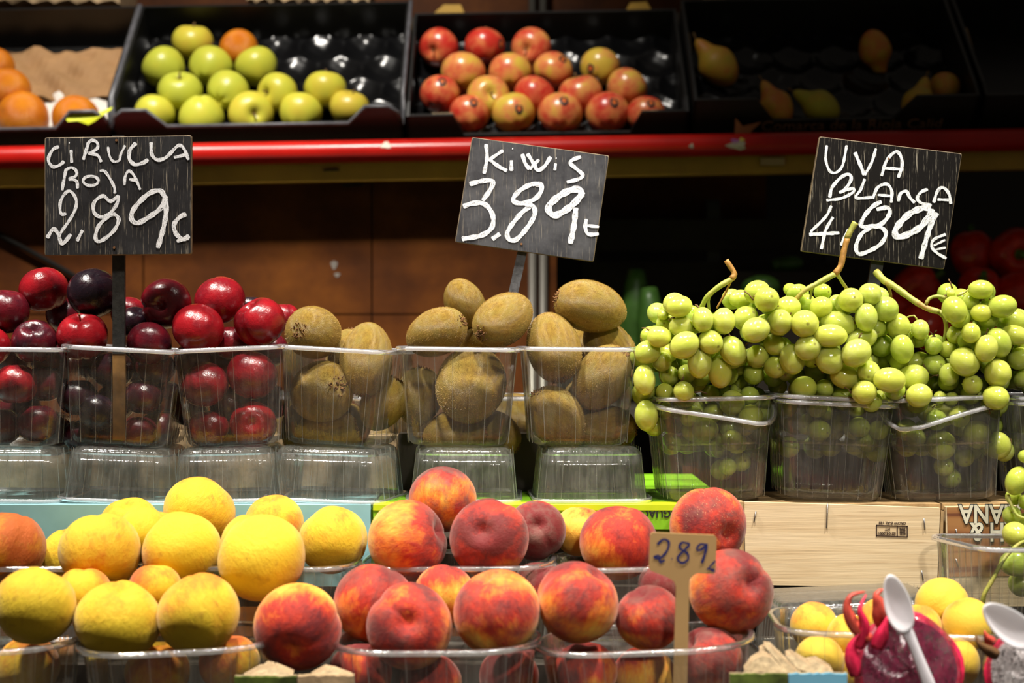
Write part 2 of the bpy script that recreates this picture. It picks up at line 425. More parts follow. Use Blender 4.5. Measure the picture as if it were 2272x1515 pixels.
M['top_lit_green'] = simple('top_lit_green_edge', (0.52, 0.66, 0.012), 0.4, var=0.08, vscale=30)  # the crate's green made brighter: light from above put into the edge colour
M['cyan_card'] = simple('pale_blue_cardboard', (0.24, 0.47, 0.50), 0.6, var=0.12, vscale=14)
M['kraft'] = simple('kraft_cardboard', (0.42, 0.29, 0.16), 0.85, bump=(0.5, 0.002), var=0.25, vscale=70)
M['kraft_pale'] = simple('torn_cardboard', (0.44, 0.33, 0.19), 0.9, bump=(0.5, 0.002), var=0.35, vscale=200)
M['print_green'] = simple('green_black_print', (0.06, 0.085, 0.012), 0.5, var=0.95, vscale=45)
M['print_blue'] = simple('sky_blue_print', (0.16, 0.42, 0.58), 0.5, var=0.06)
M['crate'] = simple('black_crate_plastic', (0.008, 0.0078, 0.0075), 0.38, bump=(0.15, 0.002), var=0.3, vscale=30)
M['crate_rim'] = simple('grey_worn_crate_rim', (0.085, 0.085, 0.095), 0.42, var=0.3, vscale=50)
M['card_black'] = simple('black_printed_cardboard', (0.008, 0.0075, 0.007), 0.45, var=0.3, vscale=40)
M['tray'] = simple('black_tray_foil', (0.004, 0.004, 0.0045), 0.24, Specular_IOR_Level=0.45)
M['paper_w'] = simple('white_wrapping_paper', (0.78, 0.74, 0.68), 0.8, var=0.06, vscale=15)
M['paper_b'] = simple('brown_wrapping_paper', (0.36, 0.20, 0.085), 0.8, var=0.15, vscale=15)
M['rail'] = simple('red_enamel', (0.42, 0.008, 0.005), 0.28, var=0.15, vscale=12, Specular_IOR_Level=0.4)
M['mustard'] = simple('mustard_painted_wood', (0.42, 0.24, 0.022), 0.5, var=0.2, vscale=10)
M['dark_metal'] = simple('dark_bracket_metal', (0.02, 0.018, 0.015), 0.4)
M['pole'] = simple('grey_pole_metal', (0.15, 0.14, 0.12), 0.35, Metallic=0.4)
t = NT('brown_wall_board'); v = t.coord((5, 5, 5)); n = t.noise(v, 1.0, 5, 0.65); v2 = t.coord((2, 2, 30)); g = t.noise(v2, 1.0, 4)
c = t.ramp(t.math('ADD', t.math('MULTIPLY', n, 0.85), t.math('MULTIPLY', g, 0.15)), [(0.34, (0.034, 0.0085, 0.0012)), (0.5, (0.078, 0.021, 0.0022)), (0.66, (0.14, 0.042, 0.004))])
M['wall'] = t.done(t.principled(c, 0.6, Specular_IOR_Level=0.15))
M['dark_wall'] = simple('dark_back_wall', (0.020, 0.015, 0.011), 0.8)
M['dark_card'] = simple('dark_counter_board', (0.03, 0.022, 0.014), 0.7, var=0.3)
M['floor'] = simple('market_floor', (0.16, 0.14, 0.12), 0.5, var=0.2, vscale=3)
M['yellow_tape'] = simple('lime_tape', (0.66, 0.72, 0.02), 0.45)
M['staple'] = simple('steel_staple', (0.32, 0.30, 0.28), 0.35, Metallic=0.9)
M['spoon'] = simple('white_plastic_spoon', (0.86, 0.82, 0.88), 0.22, Subsurface_Weight=0.6, Subsurface_Scale=0.004, Subsurface_Radius=(1.0, 1.0, 1.0))
M['pitaya_skin'] = simple('dragonfruit_skin', (0.74, 0.022, 0.08), 0.35, bump=(0.4, 0.004), var=0.35, vscale=40)
M['pitaya_leaf'] = simple('dragonfruit_scale', (0.66, 0.09, 0.06), 0.35, var=0.4, vscale=60)
t = NT('red_dragonfruit_flesh'); v = t.coord((60, 60, 60)); n = t.noise(v, 1.0, 4, 0.6)
M['flesh_red'] = t.done(t.principled(t.ramp(n, [(0.3, (0.14, 0.004, 0.035)), (0.7, (0.30, 0.008, 0.055))]), 0.18, t.bump(n, 0.3, 0.002)))
M['flesh_white'] = simple('white_dragonfruit_flesh', (0.62, 0.58, 0.55), 0.3, bump=(0.3, 0.002), var=0.1, vscale=60)
M['seed'] = simple('black_seed', (0.01, 0.008, 0.008), 0.3)
M['wall_flake'] = simple('flaked_plaster', (0.16, 0.14, 0.12), 0.7)
M['sticker_w'] = simple('pale_label', (0.50, 0.45, 0.36), 0.5, var=0.3, vscale=80)
M['sticker_p'] = simple('purple_label', (0.35, 0.10, 0.35), 0.5)
M['sticker_y'] = simple('yellow_label', (0.62, 0.50, 0.05), 0.5)
M['beige_clip'] = simple('beige_price_holder', (0.42, 0.30, 0.16), 0.5)

# ---------------------------------------------------------------- the place: floor, walls, counter, shelf
def struct(o): o['kind'] = 'structure'; return o
mb = MB(); mb.box((-4, -1.5, -0.05), (4, 4.2, 0.0)); struct(mb.build('floor', M['floor']))
# brown boarded wall: a lower part under the shelf and an upper part behind the crates, boards with open joints
WD, WU = 2.41, 2.80
wl = P(-900, 0, WD).x; wr = P(1236, 0, WD).x
mb = MB(); mb.box((wl, WD + 0.012, 0.0), (wr, WD + 0.03, CZ + 0.31)); wall = struct(mb.build('wall_back', M['dark_wall']))
xs = [wl] + [P(u, 0, WD).x for u in (-215, 318, 825)] + [wr]
zs = [0.0, P(0, 697, WD).z, CZ + 0.31]
for i in range(4):
    for j in range(2):
        mb = MB(); mb.box((xs[i] + 0.0012, WD, zs[j] + 0.0012), (xs[i+1] - 0.0012, WD + 0.0115, zs[j+1] - 0.0012))
        mb.build('panel', M['wall'], wall)
for (u, v, w, h) in ((741, 588, 9, 10), (748, 610, 8, 5)):     # flakes of old paint
    c = P(u, v, WD - 0.0006); k = WD / F
    mb = MB(); mb.prism([c + Vector((w * k * math.cos(a) * (0.8 + 0.3 * math.sin(3 * a)), 0, h * k * math.sin(a))) for a in [i * 0.6283 for i in range(10)]], (0, 0.0006, 0))
    mb.build('paint_chip', M['wall_flake'], wall)
mb = MB(); mb.box((wl, WU, CZ + 0.2), (P(1700, 0, WU).x, WU + 0.03, 3.0)); struct(mb.build('wall_upper', M['wall']))
mb = MB(); mb.box((-4, 3.42, 0), (4, 3.46, 3.0)); struct(mb.build('wall_rear', M['dark_wall']))

for k, u in enumerate((1181, 1205)):
    for D, z0, z1, r_, wh in ((2.398, 0.0, CZ + 0.24, 0.0062, 'seen below the kiwi sign'), (2.76, CZ + 0.36, 2.9, 0.0072, 'at the top edge behind the red apples')):
        c = P(u, 0, D); mb = MB(); mb.tube([(c.x, c.y, z0), (c.x, c.y, z1)], r_, 12)
        o = mb.build('steel_pole', M['pole'], smooth=True, origin=(c.x, c.y, z0))
        tag(o, ('left' if k == 0 else 'right') + ' one of two thin grey poles ' + wh, 'pole', 'grey poles')

mb = MB(); mb.tube(catmull([P(-160, 440, 2.40), P(-20, 512, 2.40), P(75, 562, 2.40), P(165, 612, 2.40), P(260, 668, 2.402)], 0.02), 0.0042, 8)
o = mb.build('cable', M['cable'], smooth=True); tag(o, 'black cable slanting down the brown wall behind the left sign', 'cable')

# stepped counter that carries the fruit
T_CRATE, T_REAR, T_FRONT = CZ - 0.2455, CZ - 0.295, CZ - 0.345
cnt = empty('display_counter', (0, 1.6, 0)); tag(cnt, 'dark stepped counter under the peaches and crates', 'counter')
for (y0, y1, z) in ((1.535, 2.05, T_CRATE), (1.398, 1.535, T_REAR), (1.12, 1.398, T_FRONT)):
    mb = MB(); mb.box((-1.4, y0, z - 0.02), (1.4, y1 - 0.0005, z)); b = mb.build('step_board', M['dark_card'], cnt); b.location = (0, -1.6, 0)
mb = MB(); mb.box((-1.4, 1.12, 0.0), (1.4, 1.14, T_FRONT - 0.0205)); b = mb.build('front_panel', M['dark_card'], cnt); b.location = (0, -1.6, 0)
for x in (-1.38, 1.34):
    mb = MB(); mb.box((x, 1.16, 0.0), (x + 0.04, 2.02, T_FRONT - 0.0205)); b = mb.build('side_panel', M['dark_card'], cnt); b.location = (0, -1.6, 0)

# red-railed shelf
def vrail(u): return 350.0 - 0.0176 * u
sh = empty('market_shelf', (0, 2.5, 1.2)); tag(sh, 'sloping shelf with a round red front rail under the apple crates', 'shelf')
def shp(mb, name, mat, smooth=False):
    b = mb.build(name, mat, sh, smooth=smooth); b.location = (0, -2.5, -1.2); return b
RD = 2.33
mb = MB(); mb.tube([P(u, vrail(u), RD) for u in range(-700, 3001, 370)], 0.0172, 20); shp(mb, 'rail', M['rail'], True)
mb = MB()
a, b = P(-700, vrail(-700) + 22, RD + 0.012), P(3000, vrail(3000) + 22, RD + 0.012)
mb.prism([a, b, b - Vector((0, 0, 0.030)), a - Vector((0, 0, 0.030))], (0, 0.02, 0)); shp(mb, 'front_board', M['mustard'])
mb = MB()
a, b = P(-700, vrail(-700) + 46, RD + 0.022), P(3000, vrail(3000) + 46, RD + 0.022)
s = Vector((0, 0.30, 0.30)); mb.prism([a, b, b + s, a + s], (0, 0.010, -0.010)); shp(mb, 'sloped_board', M['dark_card'])
mb = MB(); mb.prism([P(715, 376, 2.335), P(748, 374, 2.335), P(806, 411, 2.40), P(762, 414, 2.40)], (0, 0.006, 0.0)); shp(mb, 'bracket', M['dark_metal'])
mb = MB(); mb.prism([P(1688, 350, 2.334), P(1741, 350, 2.334), P(1741, 366, 2.334), P(1688, 366, 2.334)], (0, 0.006, 0)); shp(mb, 'price_holder', M['beige_clip'])
def chip(u, v, w, h, mat, name='paint_chip', n=10):
    c = P(u, v, RD); k = RD / F
    zc = c.z; za = P(u, vrail(u), RD).z
    mb = MB(); pts = []
    for i in range(n):
        a_ = 2 * math.pi * i / n; rr = 0.85 + 0.25 * math.sin(3 * a_ + u)
        x = c.x + w * k * math.cos(a_) * rr; z = zc + h * k * math.sin(a_) * rr
        q = max(0.0, 0.0172 ** 2 - (z - za) ** 2) ** 0.5
        pts.append(Vector((x, RD - q - 0.0008, z)))
    mb.prism(pts, (0, 0.0006, 0)); shp(mb, name, mat)
chip(858, 325, 13, 9, M['sticker_w']); chip(1531, 327, 6, 6, M['sticker_w'])
chip(1632, 326, 25, 11, M['sticker_w'], 'label_sticker'); chip(1628, 316, 12, 6, M['sticker_p'], 'label_sticker'); chip(1642, 313, 7, 5, M['sticker_y'], 'label_sticker')

# ---------------------------------------------------------------- the crates on the shelf
TH = math.radians(45); S_ = Vector((0, math.cos(TH), math.sin(TH))); N_ = Vector((0, -math.sin(TH), math.cos(TH)))
XR = Vector((1, 0, 0.0176)).normalized()
CD = 2.385
def crate(u0, u1, label, kind, hc=0.079, hl=0.048, post=0.055, diag=0.028, L=0.285, hs=0.079):
    uc = 0.5 * (u0 + u1); w = (u1 - u0) / F * CD
    O = P(uc, vrail(uc) - 7, CD)
    root = empty('fruit_crate', O); tag(root, label, 'crate', 'black crates on the red-railed shelf')
    pt = lambda x, s, n: XR * x + S_ * s + N_ * n
    mat = M['crate'] if kind == 'plastic' else M['card_black']
    h = w / 2
    # front wall with its lowered middle, corners rounded
    top = [(h, hc * 0.55), (h - 0.006, hc * 0.85), (h - 0.02, hc), (h - post, hc), (h - post - diag, hl), (-h + post + diag, hl), (-h + post, hc), (-h + 0.02, hc), (-h + 0.006, hc * 0.85), (-h, hc * 0.55)]
    if kind != 'plastic':
        top = [(h, hc), (h - post, hc), (h - post - diag, hl), (-h + post + diag, hl), (-h + post, hc), (-h, hc)]
    pts = [(-h, 0), (h, 0)] + top
    mb = MB(); mb.prism([pt(x, 0, n) for x, n in pts], S_ * 0.005); mb.build('front_wall', mat, root)
    for sg in (-1, 1):
        mb = MB(); x = sg * h
        pts = [(0.0, 0.0), (L, 0.0), (L, hs * 1.02), (0.03, hs * 1.02), (0.0, hc * 0.55 if kind == 'plastic' else hc)]
        mb.prism([pt(x, s, n) for s, n in pts], XR * (-sg * 0.005)); mb.build('side_wall', mat, root)
    mb = MB(); mb.prism([pt(-h, L, 0), pt(h, L, 0), pt(h, L, hs), pt(-h, L, hs)], S_ * 0.005); mb.build('back_wall', mat, root)
    mb = MB(); mb.prism([pt(-h, 0, 0), pt(h, 0, 0), pt(h, L, 0), pt(-h, L, 0)], N_ * 0.004); mb.build('base', mat, root)
    if kind == 'plastic':
        mb = MB()
        path = [pt(x, -0.001, n + 0.001) for x, n in top]
        lw = [pt(h + 0.001, 0.03 + (L - 0.03) * k / 6, hs * 1.02 + 0.002) for k in range(6, -1, -1)]
        rw = [pt(-h - 0.001, 0.03 + (L - 0.03) * k / 6, hs * 1.02 + 0.002) for k in range(7)]
        mb.tube(lw + path + rw, 0.0035, 6); mb.build('rim', M['crate_rim'], root, smooth=True)
    return root, O, w, pt

def tray(O, w, L, label):
    """moulded sheet with round hollows"""
    nx, ns = 96, 60; vs = []; fs = []
    for j in range(ns + 1):
        for i in range(nx + 1):
            x = -w / 2 + 0.007 + (w - 0.014) * i / nx; s = 0.006 + (L - 0.008) * j / ns
            sp = 0.072; best = 9
            row = round(s / (sp * 0.86))
            for r_ in (row - 1, row, row + 1):
                ox = (r_ % 2) * sp / 2
                q = round((x - ox) / sp) * sp + ox
                best = min(best, math.hypot(x - q, s - r_ * sp * 0.86))
            dpt = max(0.0, 1 - (best / 0.036) ** 2)
            n = 0.020 - 0.0140 * dpt ** 0.8 + 0.0010 * math.sin(x * 210 + s * 90) * math.sin(s * 190)
            vs.append(XR * x + S_ * s + N_ * n)
    for j in range(ns):
        for i in range(nx):
            k = j * (nx + 1) + i; fs.append((k, k + 1, k + nx + 2, k + nx + 1))
    o = obj('tray_liner', mesh_from('tray_liner', vs, fs, [M['tray']]), None, O)
    tag(o, label, 'tray', 'black moulded tray liners'); return o

crA, OA, wA, ptA = crate(-372, 258, 'black plastic crate holding oranges on white and brown paper', 'plastic')
crB, OB, wB, ptB = crate(264, 897, 'black plastic crate with a grey rim holding the yellow-green apples', 'plastic')
crC, OC, wC, ptC = crate(905, 1522, 'black cardboard crate holding the red apples', 'card', hc=0.060, hl=0.022, post=0.072, diag=0.016, L=0.27, hs=0.065)
crD, OD, wD, ptD = crate(1531, 2150, 'dark printed cardboard crate holding a few pears', 'card', hc=0.080, hl=0.039, post=0.095, diag=0.03, L=0.27, hs=0.082)
crE, OE, wE, ptE = crate(2162, 2790, 'dark crate at the right end of the shelf, beside the pears', 'card', hc=0.080, hl=0.039, post=0.095, diag=0.03, L=0.27, hs=0.082)
tray(OB, wB, 0.285, 'shiny black tray liner under the yellow-green apples')
tray(OC, wC, 0.27, 'black tray liner under the red apples')
tray(OD, wD, 0.27, 'black tray liner under the pears')

def card_bit(root, O, name, px, D, mat, off=(0, 0.004, 0)):
    mb = MB(); mb.prism([P(u, v, D) - O for u, v in px], off); mb.build(name, mat, root)
card_bit(crC, OC, 'corner_flap', [(925, 62), (985, 10), (1022, 10), (1040, 52)], 2.60, M['mustard'])
card_bit(crC, OC, 'corner_flap', [(1376, 46), (1398, 6), (1435, 4), (1456, 40)], 2.60, M['mustard'])
card_bit(crD, OD, 'corner_flap', [(1530, 60), (1560, -4), (1610, -4), (1640, 62)], 2.60, M['kraft'])
card_bit(crD, OD, 'corner_flap', [(1960, 60), (1995, -6), (2040, -6), (2070, 30)], 2.60, M['kraft'])
card_bit(crC, OC, 'torn_edge', [(902, 95), (912, 95), (912, 150), (902, 146)], 2.52, M['kraft_pale'])
card_bit(crC, OC, 'torn_edge', [(1500, 85), (1516, 90), (1514, 150), (1500, 152)], 2.53, M['kraft_pale'])
card_bit(crC, OC, 'torn_edge', [(958, 251), (1004, 250), (1010, 263), (964, 266)], 2.352, M['kraft_pale'], (0, 0.003, 0))
card_bit(crC, OC, 'torn_edge', [(1424, 245), (1460, 243), (1460, 250), (1428, 253)], 2.345, M['kraft_pale'], (0, 0.003, 0))
card_bit(crD, OD, 'torn_edge', [(1517, 68), (1530, 72), (1538, 130), (1526, 126)], 2.53, M['kraft_pale'])
card_bit(crD, OD, 'torn_edge', [(1612, 217), (1652, 217), (1652, 224), (1612, 225)], 2.335, M['kraft_pale'], (0, 0.003, 0))
card_bit(crD, OD, 'torn_edge', [(2072, 214), (2120, 217), (2120, 222), (2078, 222)], 2.335, M['kraft_pale'], (0, 0.003, 0))
card_bit(crD, OD, 'torn_edge', [(2132, 62), (2146, 62), (2162, 118), (2150, 128)], 2.53, M['kraft'])
card_bit(crD, OD, 'star_print', [(1630, 300), (1632, 262), (1648, 280), (1690, 270), (1668, 290), (1664, 300)], 2.342, M['star'], (0, 0.001, 0))

def text(body, name, mat, parent, loc, height, rotz180=False, extr=0.0002, xs=1.0, roll=0.0, align='CENTER', bold=0.0, shear=0.0):
    cu = bpy.data.curves.new(name, 'FONT'); cu.body = body; cu.size = height; cu.extrude = extr
    cu.align_x = align; cu.align_y = 'CENTER'; cu.offset = bold; cu.shear = shear; cu.resolution_u = 3
    tmp = bpy.data.objects.new('tmp', cu); COL.objects.link(tmp)
    dg = bpy.context.evaluated_depsgraph_get()
    me = bpy.data.meshes.new_from_object(tmp.evaluated_get(dg)); bpy.data.objects.remove(tmp)
    me.name = name; me.materials.clear(); me.materials.append(mat)
    o = obj(name, me, parent, loc, (math.pi / 2, roll + (math.pi if rotz180 else 0), 0), (xs, 1, 1))
    return o
tx = text('Comarca de la Rioja Calid', 'lettering', M['ink_dim'], crD, P(1895, 287, 2.3600) - OD, 0.026, xs=1.02)
tx.rotation_euler = (math.pi / 2 + TH - math.pi / 2, math.radians(-1.0), 0)
tx.location = XR * 0.03 + N_ * 0.029 + S_ * (-0.0012)
tx.rotation_euler = (math.pi - TH, 0, 0) if False else (TH + math.radians(0), 0, 0)
tx.rotation_euler = Matrix((XR, N_, XR.cross(N_))).transposed().to_euler()

# wrapping paper in the orange crate
def paper(name, mat, x0, x1, s0, s1, n0, label, seed):
    r = random.Random(seed); ph = [r.uniform(0, 6.28) for _ in range(8)]
    nx, ns = 40, 26; vs = []; fs = []
    for j in range(ns + 1):
        for i in range(nx + 1):
            x = x0 + (x1 - x0) * i / nx; s = s0 + (s1 - s0) * j / ns
            n = n0 + 0.006 * abs(math.sin(x * 46 + ph[0] + 1.5 * math.sin(s * 40 + ph[1]))) + 0.005 * abs(math.sin(s * 52 + x * 22 + ph[2])) + 0.003 * math.sin(x * 130 + s * 80 + ph[3])
            if j == ns: s += 0.006 * math.sin(x * 60 + ph[4])
            vs.append(XR * x + S_ * s + N_ * n)
    for j in range(ns):
        for i in range(nx):
            k = j * (nx + 1) + i; fs.append((k, k + 1, k + nx + 2, k + nx + 1))
    o = obj(name, mesh_from(name, vs, fs, [mat], smooth=False), None, OA)
    md = o.modifiers.new('thickness', 'SOLIDIFY'); md.thickness = 0.0006
    return tag(o, label, 'paper', 'paper lining the orange crate')
paper('wrapping_paper', M['paper_w'], -wA / 2 + 0.008, wA / 2 - 0.008, 0.008, 0.16, 0.006, 'crumpled white paper under the oranges', 1)
paper('wrapping_paper', M['paper_b'], -wA / 2 + 0.008, wA / 2 - 0.008, 0.118, 0.250, 0.014, 'crumpled brown paper at the back of the orange crate', 2)

# lime tape on the crate corner
mb = MB()
up = [(146, 262), (165, 252), (200, 251), (228, 246), (250, 237)]; dn = [(246, 244), (224, 258), (212, 268), (196, 277), (172, 268), (150, 270)]
mb.prism([P(u, v, 2.333) for u, v in up] + [P(u, v, 2.330) for u, v in dn], (0, 0.0015, 0))
o = mb.build('tape_strip', M['yellow_tape'], origin=P(200, 255, 2.332)); tag(o, 'torn fluorescent yellow tape on the orange crate corner', 'tape')

# cardboard lying on the back edges of the crates
for (u0, u1, v0, v1, lab, mt) in ((-120, 284, -90, 20, 'brown cardboard sheet lying above the orange crate', 'kraft'), (560, 826, -90, 18, 'dim brown cardboard above the yellow-green apples', 'kraft')):
    a = P(u0, v1, 2.66); b = P(u1, v0, 2.66)
    mb = MB(); n = 26; pts = []
    for i in range(n + 1):
        x = a.x + (b.x - a.x) * i / n; pts.append(Vector((x, 2.60 + 0.004 * math.sin(i * 1.3), a.z + 0.004 * math.sin(i * 2.1))))
    pts += [Vector((b.x, 2.60, b.z)), Vector((a.x, 2.60, b.z))]
    mb.prism(pts, (0, 0.12, 0)); o = mb.build('cardboard_sheet', M[mt], origin=((a.x + b.x) / 2, 2.66, a.z)); tag(o, lab, 'cardboard')

# ---------------------------------------------------------------- fruit shapes, all about one unit in radius, stem along +Z
def blob(name, nu, nv, fn, mat):
    vs = []; fs = []
    for j in range(nv + 1):
        th = math.pi * j / nv
        if j in (0, nv):
            vs.append(fn(th, 0.0)); continue
        for i in range(nu):
            vs.append(fn(th, 2 * math.pi * i / nu))
    idx = lambda j, i: 0 if j == 0 else (1 + (nv - 1) * nu if j == nv else 1 + (j - 1) * nu + i % nu)
    for j in range(nv):
        for i in range(nu):
            a, b, c, d = idx(j, i), idx(j + 1, i), idx(j + 1, i + 1), idx(j, i + 1)
            fs.append((a, b, c) if j == 0 else ((a, b, d) if j == nv - 1 else (a, b, c, d)))
    return mesh_from(name, vs, fs, [mat])
def sph(th, ph, s, zs=1.0):
    return (s * math.sin(th) * math.cos(ph), s * math.sin(th) * math.sin(ph), s * math.cos(th) * zs)
def wrap(a): return (a + math.pi) % (2 * math.pi) - math.pi
def g(x, w): return math.exp(-(x / w) ** 2)
def lump(th, ph, k, amp):
    r = random.Random(k); s = 0
    for _ in range(5):
        a, b, c = r.randint(1, 3), r.randint(1, 3), r.uniform(0, 6.28)
        s += math.sin(a * ph + c) * math.sin(b * th) ** 2
    return amp * s / 5
def peach_fn(k, cav=0.24, cw=0.26, gr=0.06, amp=0.03, zs=0.95, tip=0.03):
    def fn(th, ph):
        s = 1 - cav * g(th, cw) - 0.05 * g(math.pi - th, 0.2) + tip * g(math.pi - th, 0.5)
        s -= gr * g(wrap(ph), 0.16) * math.sin(th) ** 0.7
        s += 0.02 * g(abs(wrap(ph)) - 0.6, 0.5) * math.sin(th)
        s += lump(th, ph, k, amp)
        return sph(th, ph, s, zs)
    return fn
PEACH = [blob('peach', 44, 30, peach_fn(k), M['peach']) for k in (1, 2, 3)]
YPEACH = [blob('peach', 44, 30, peach_fn(k, 0.24, 0.26, 0.055, 0.065), M['yellow_peach']) for k in (4, 5, 6)]
APRICOT = [blob('apricot', 36, 24, peach_fn(k, 0.14, 0.2, 0.035, 0.02, 1.02), M['apricot']) for k in (7, 8)]
PLUM = [blob('plum', 40, 28, peach_fn(k, 0.22, 0.30, 0.05, 0.02, 0.93, 0.0), M['plum']) for k in (9, 10)]
PLUM.append(blob('plum', 40, 28, peach_fn(11, 0.46, 0.36, 0.12, 0.02, 0.95, 0.0), M['plum']))
def kiwi_fn(k, e):
    def fn(th, ph):
        s = 1 + lump(th, ph, k, 0.03) - 0.05 * g(th, 0.22)
        x, y, z = sph(th, ph, s)
        tp = 1 + 0.07 * (z - 0.0)
        return (x * tp, y * tp * 0.95, z * e)
    return fn
KIWI = [blob('kiwi', 44, 32, kiwi_fn(k, e), M['kiwi']) for k, e in ((1, 1.30), (2, 1.42), (3, 1.22))]
def fuzz(me_fn, n, seed):
    r = random.Random(seed); vs = []; fs = []
    for i in range(n):
        th = math.acos(r.uniform(-1, 1)); ph = r.uniform(0, 2 * math.pi)
        p = Vector(me_fn(th, ph)); q = Vector(me_fn(min(math.pi, th + 0.03), ph)); q2 = Vector(me_fn(th, ph + 0.03))
        nn = (q - p).cross(q2 - p)
        nn = nn.normalized() if nn.length > 1e-9 else p.normalized()
        if nn.dot(p) < 0: nn = -nn
        d = (nn + Vector((r.uniform(-1, 1), r.uniform(-1, 1), r.uniform(-1.2, 0.6))) * 0.8).normalized()
        t_ = d.orthogonal().normalized() * 0.0045; L = r.uniform(0.022, 0.050)
        b = len(vs); vs += [p - t_ - nn * 0.004, p + t_ - nn * 0.004, p + d * L]; fs.append((b, b + 1, b + 2))
    return mesh_from('fuzz', vs, fs, [M['kiwi_hair']], smooth=False)
KFUZZ = [fuzz(kiwi_fn(k, e), 7000, k) for k, e in ((1, 1.30), (2, 1.42), (3, 1.22))]
def scar(e, seed):
    r = random.Random(seed); mb = MB()
    for i in range(30):
        a = r.uniform(0, 6.28); rr = r.uniform(0.05, 0.30); z0 = e * (1 - 0.05 - 0.5 * rr * rr) - 0.02
        p = Vector((rr * math.cos(a), rr * math.sin(a), z0)); d = Vector((math.cos(a) * r.uniform(-0.3, 1.2), math.sin(a) * r.uniform(-0.3, 1.2), 0.8)).normalized()
        mb.tube([p, p + d * 0.05, p + d * r.uniform(0.09, 0.19)], [0.05, 0.036, 0.010], 5)
    return mesh_from('stem_scar', mb.v, mb.f, [M['kiwi_scar']])
KSCAR = [scar(e, i) for i, e in enumerate((1.30, 1.42, 1.22))]
def apple_fn(k, taper, zs, cav=0.30):
    def fn(th, ph):
        s = 1 - cav * g(th, 0.27) - 0.16 * g(math.pi - th, 0.30) + lump(th, ph, k, 0.03)
        s += 0.03 * math.cos(5 * ph) * max(0, -math.cos(th)) ** 2
        x, y, z = sph(th, ph, s, zs); tp = 1 + taper * z
        return (x * tp, y * tp, z)
    return fn
RAPPLE = [blob('apple', 40, 28, apple_fn(k, 0.08, 0.92), M['red_apple']) for k in (1, 2)]
GAPPLE = [blob('apple', 40, 28, apple_fn(k, 0.13, 0.96), M['green_apple']) for k in (3, 4)]
ORANGE = [blob('orange', 36, 24, peach_fn(3, 0.05, 0.15, 0.0, 0.01, 0.97, 0.0), M['orange'])]
def pear_fn(th, ph):
    c = math.cos(th); r = math.sin(th)
    z = 1.55 * c + 0.25
    w = 1.0 - 0.50 / (1 + math.exp(-(c - 0.28) * 9)) - 0.06 * g(math.pi - th, 0.3)
    return (r * w * math.cos(ph) * (1 + 0.02 * math.sin(2 * ph)), r * w * math.sin(ph), z)
PEAR = [blob('pear', 36, 30, pear_fn, M['pear'])]
def pepper_fn(th, ph):
    s = 1 - 0.30 * g(th, 0.35) - 0.15 * g(math.pi - th, 0.3) + 0.09 * abs(math.cos(2 * ph)) * math.sin(th) - 0.05
    x, y, z = sph(th, ph, s, 1.25); tp = 1 + 0.14 * z / 1.25
    return (x * tp, y * tp, z)
PEPPER = [blob('bell_pepper', 48, 28, pepper_fn, M['pepper'])]
def grape_fn(th, ph): return sph(th, ph, 1.0)
GRAPE = blob('grape', 28, 18, grape_fn, M['grape'])
def stem_mesh(name, pts, rad, mat, n=7):
    mb = MB(); mb.tube(catmull(pts, 0.08), 1, n)
    k = len(catmull(pts, 0.08)); mb = MB(); mb.tube(catmull(pts, 0.08), [rad[0] + (rad[1] - rad[0]) * i / (k - 1) for i in range(k)], n)
    return mesh_from(name, mb.v, mb.f, [mat])
ASTEM = stem_mesh('stem', [(0, 0, 0.55), (0.03, 0, 0.8), (0.09, 0.02, 1.02)], (0.035, 0.05), M['fruit_stem'])
PLSTEM = stem_mesh('stem', [(0, 0, 0.66), (0.03, 0, 0.86), (0.16, 0.03, 1.02)], (0.03, 0.04), M['fruit_stem'])
PESTEM = stem_mesh('stem', [(0, 0, 1.6), (0.03, 0, 1.9), (0.14, 0.02, 2.15)], (0.06, 0.06), M['fruit_stem'])
def pepper_stem():
    mb = MB(); n = 14
    mb.tube([(0, 0, 0.72), (0, 0, 0.88), (0, 0, 0.95), (0.03, 0, 1.15), (0.08, 0, 1.42)], [0.42, 0.40, 0.20, 0.13, 0.15], n)
    return mesh_from('stem', mb.v, mb.f, [M['pepper_stem']])
PPSTEM = pepper_stem()
def ring_sticker(r0, r1, mat, name):
    vs = []; fs = []; n = 18
    for i in range(n):
        a = 2 * math.pi * i / n
        for r_ in (r0, r1):
            x, y = r_ * math.cos(a), r_ * math.sin(a) * 1.25
            vs.append((x, y, math.sqrt(max(0, 1 - x * x - y * y))))
    if r0 == 0:
        vs = [(0, 0, 1.0)] + [vs[2 * i + 1] for i in range(n)]; fs = [(0, 1 + i, 1 + (i + 1) % n) for i in range(n)]
    else:
        fs = [(2*i, 2*i+1, 2*((i+1)%n)+1, 2*((i+1)%n)) for i in range(n)]
    return mesh_from(name, vs, fs, [mat])
STK_B = ring_sticker(0.10, 0.20, M['sticker_black'], 'sticker'); STK_O = ring_sticker(0.0, 0.10, M['sticker_orange'], 'sticker_centre')

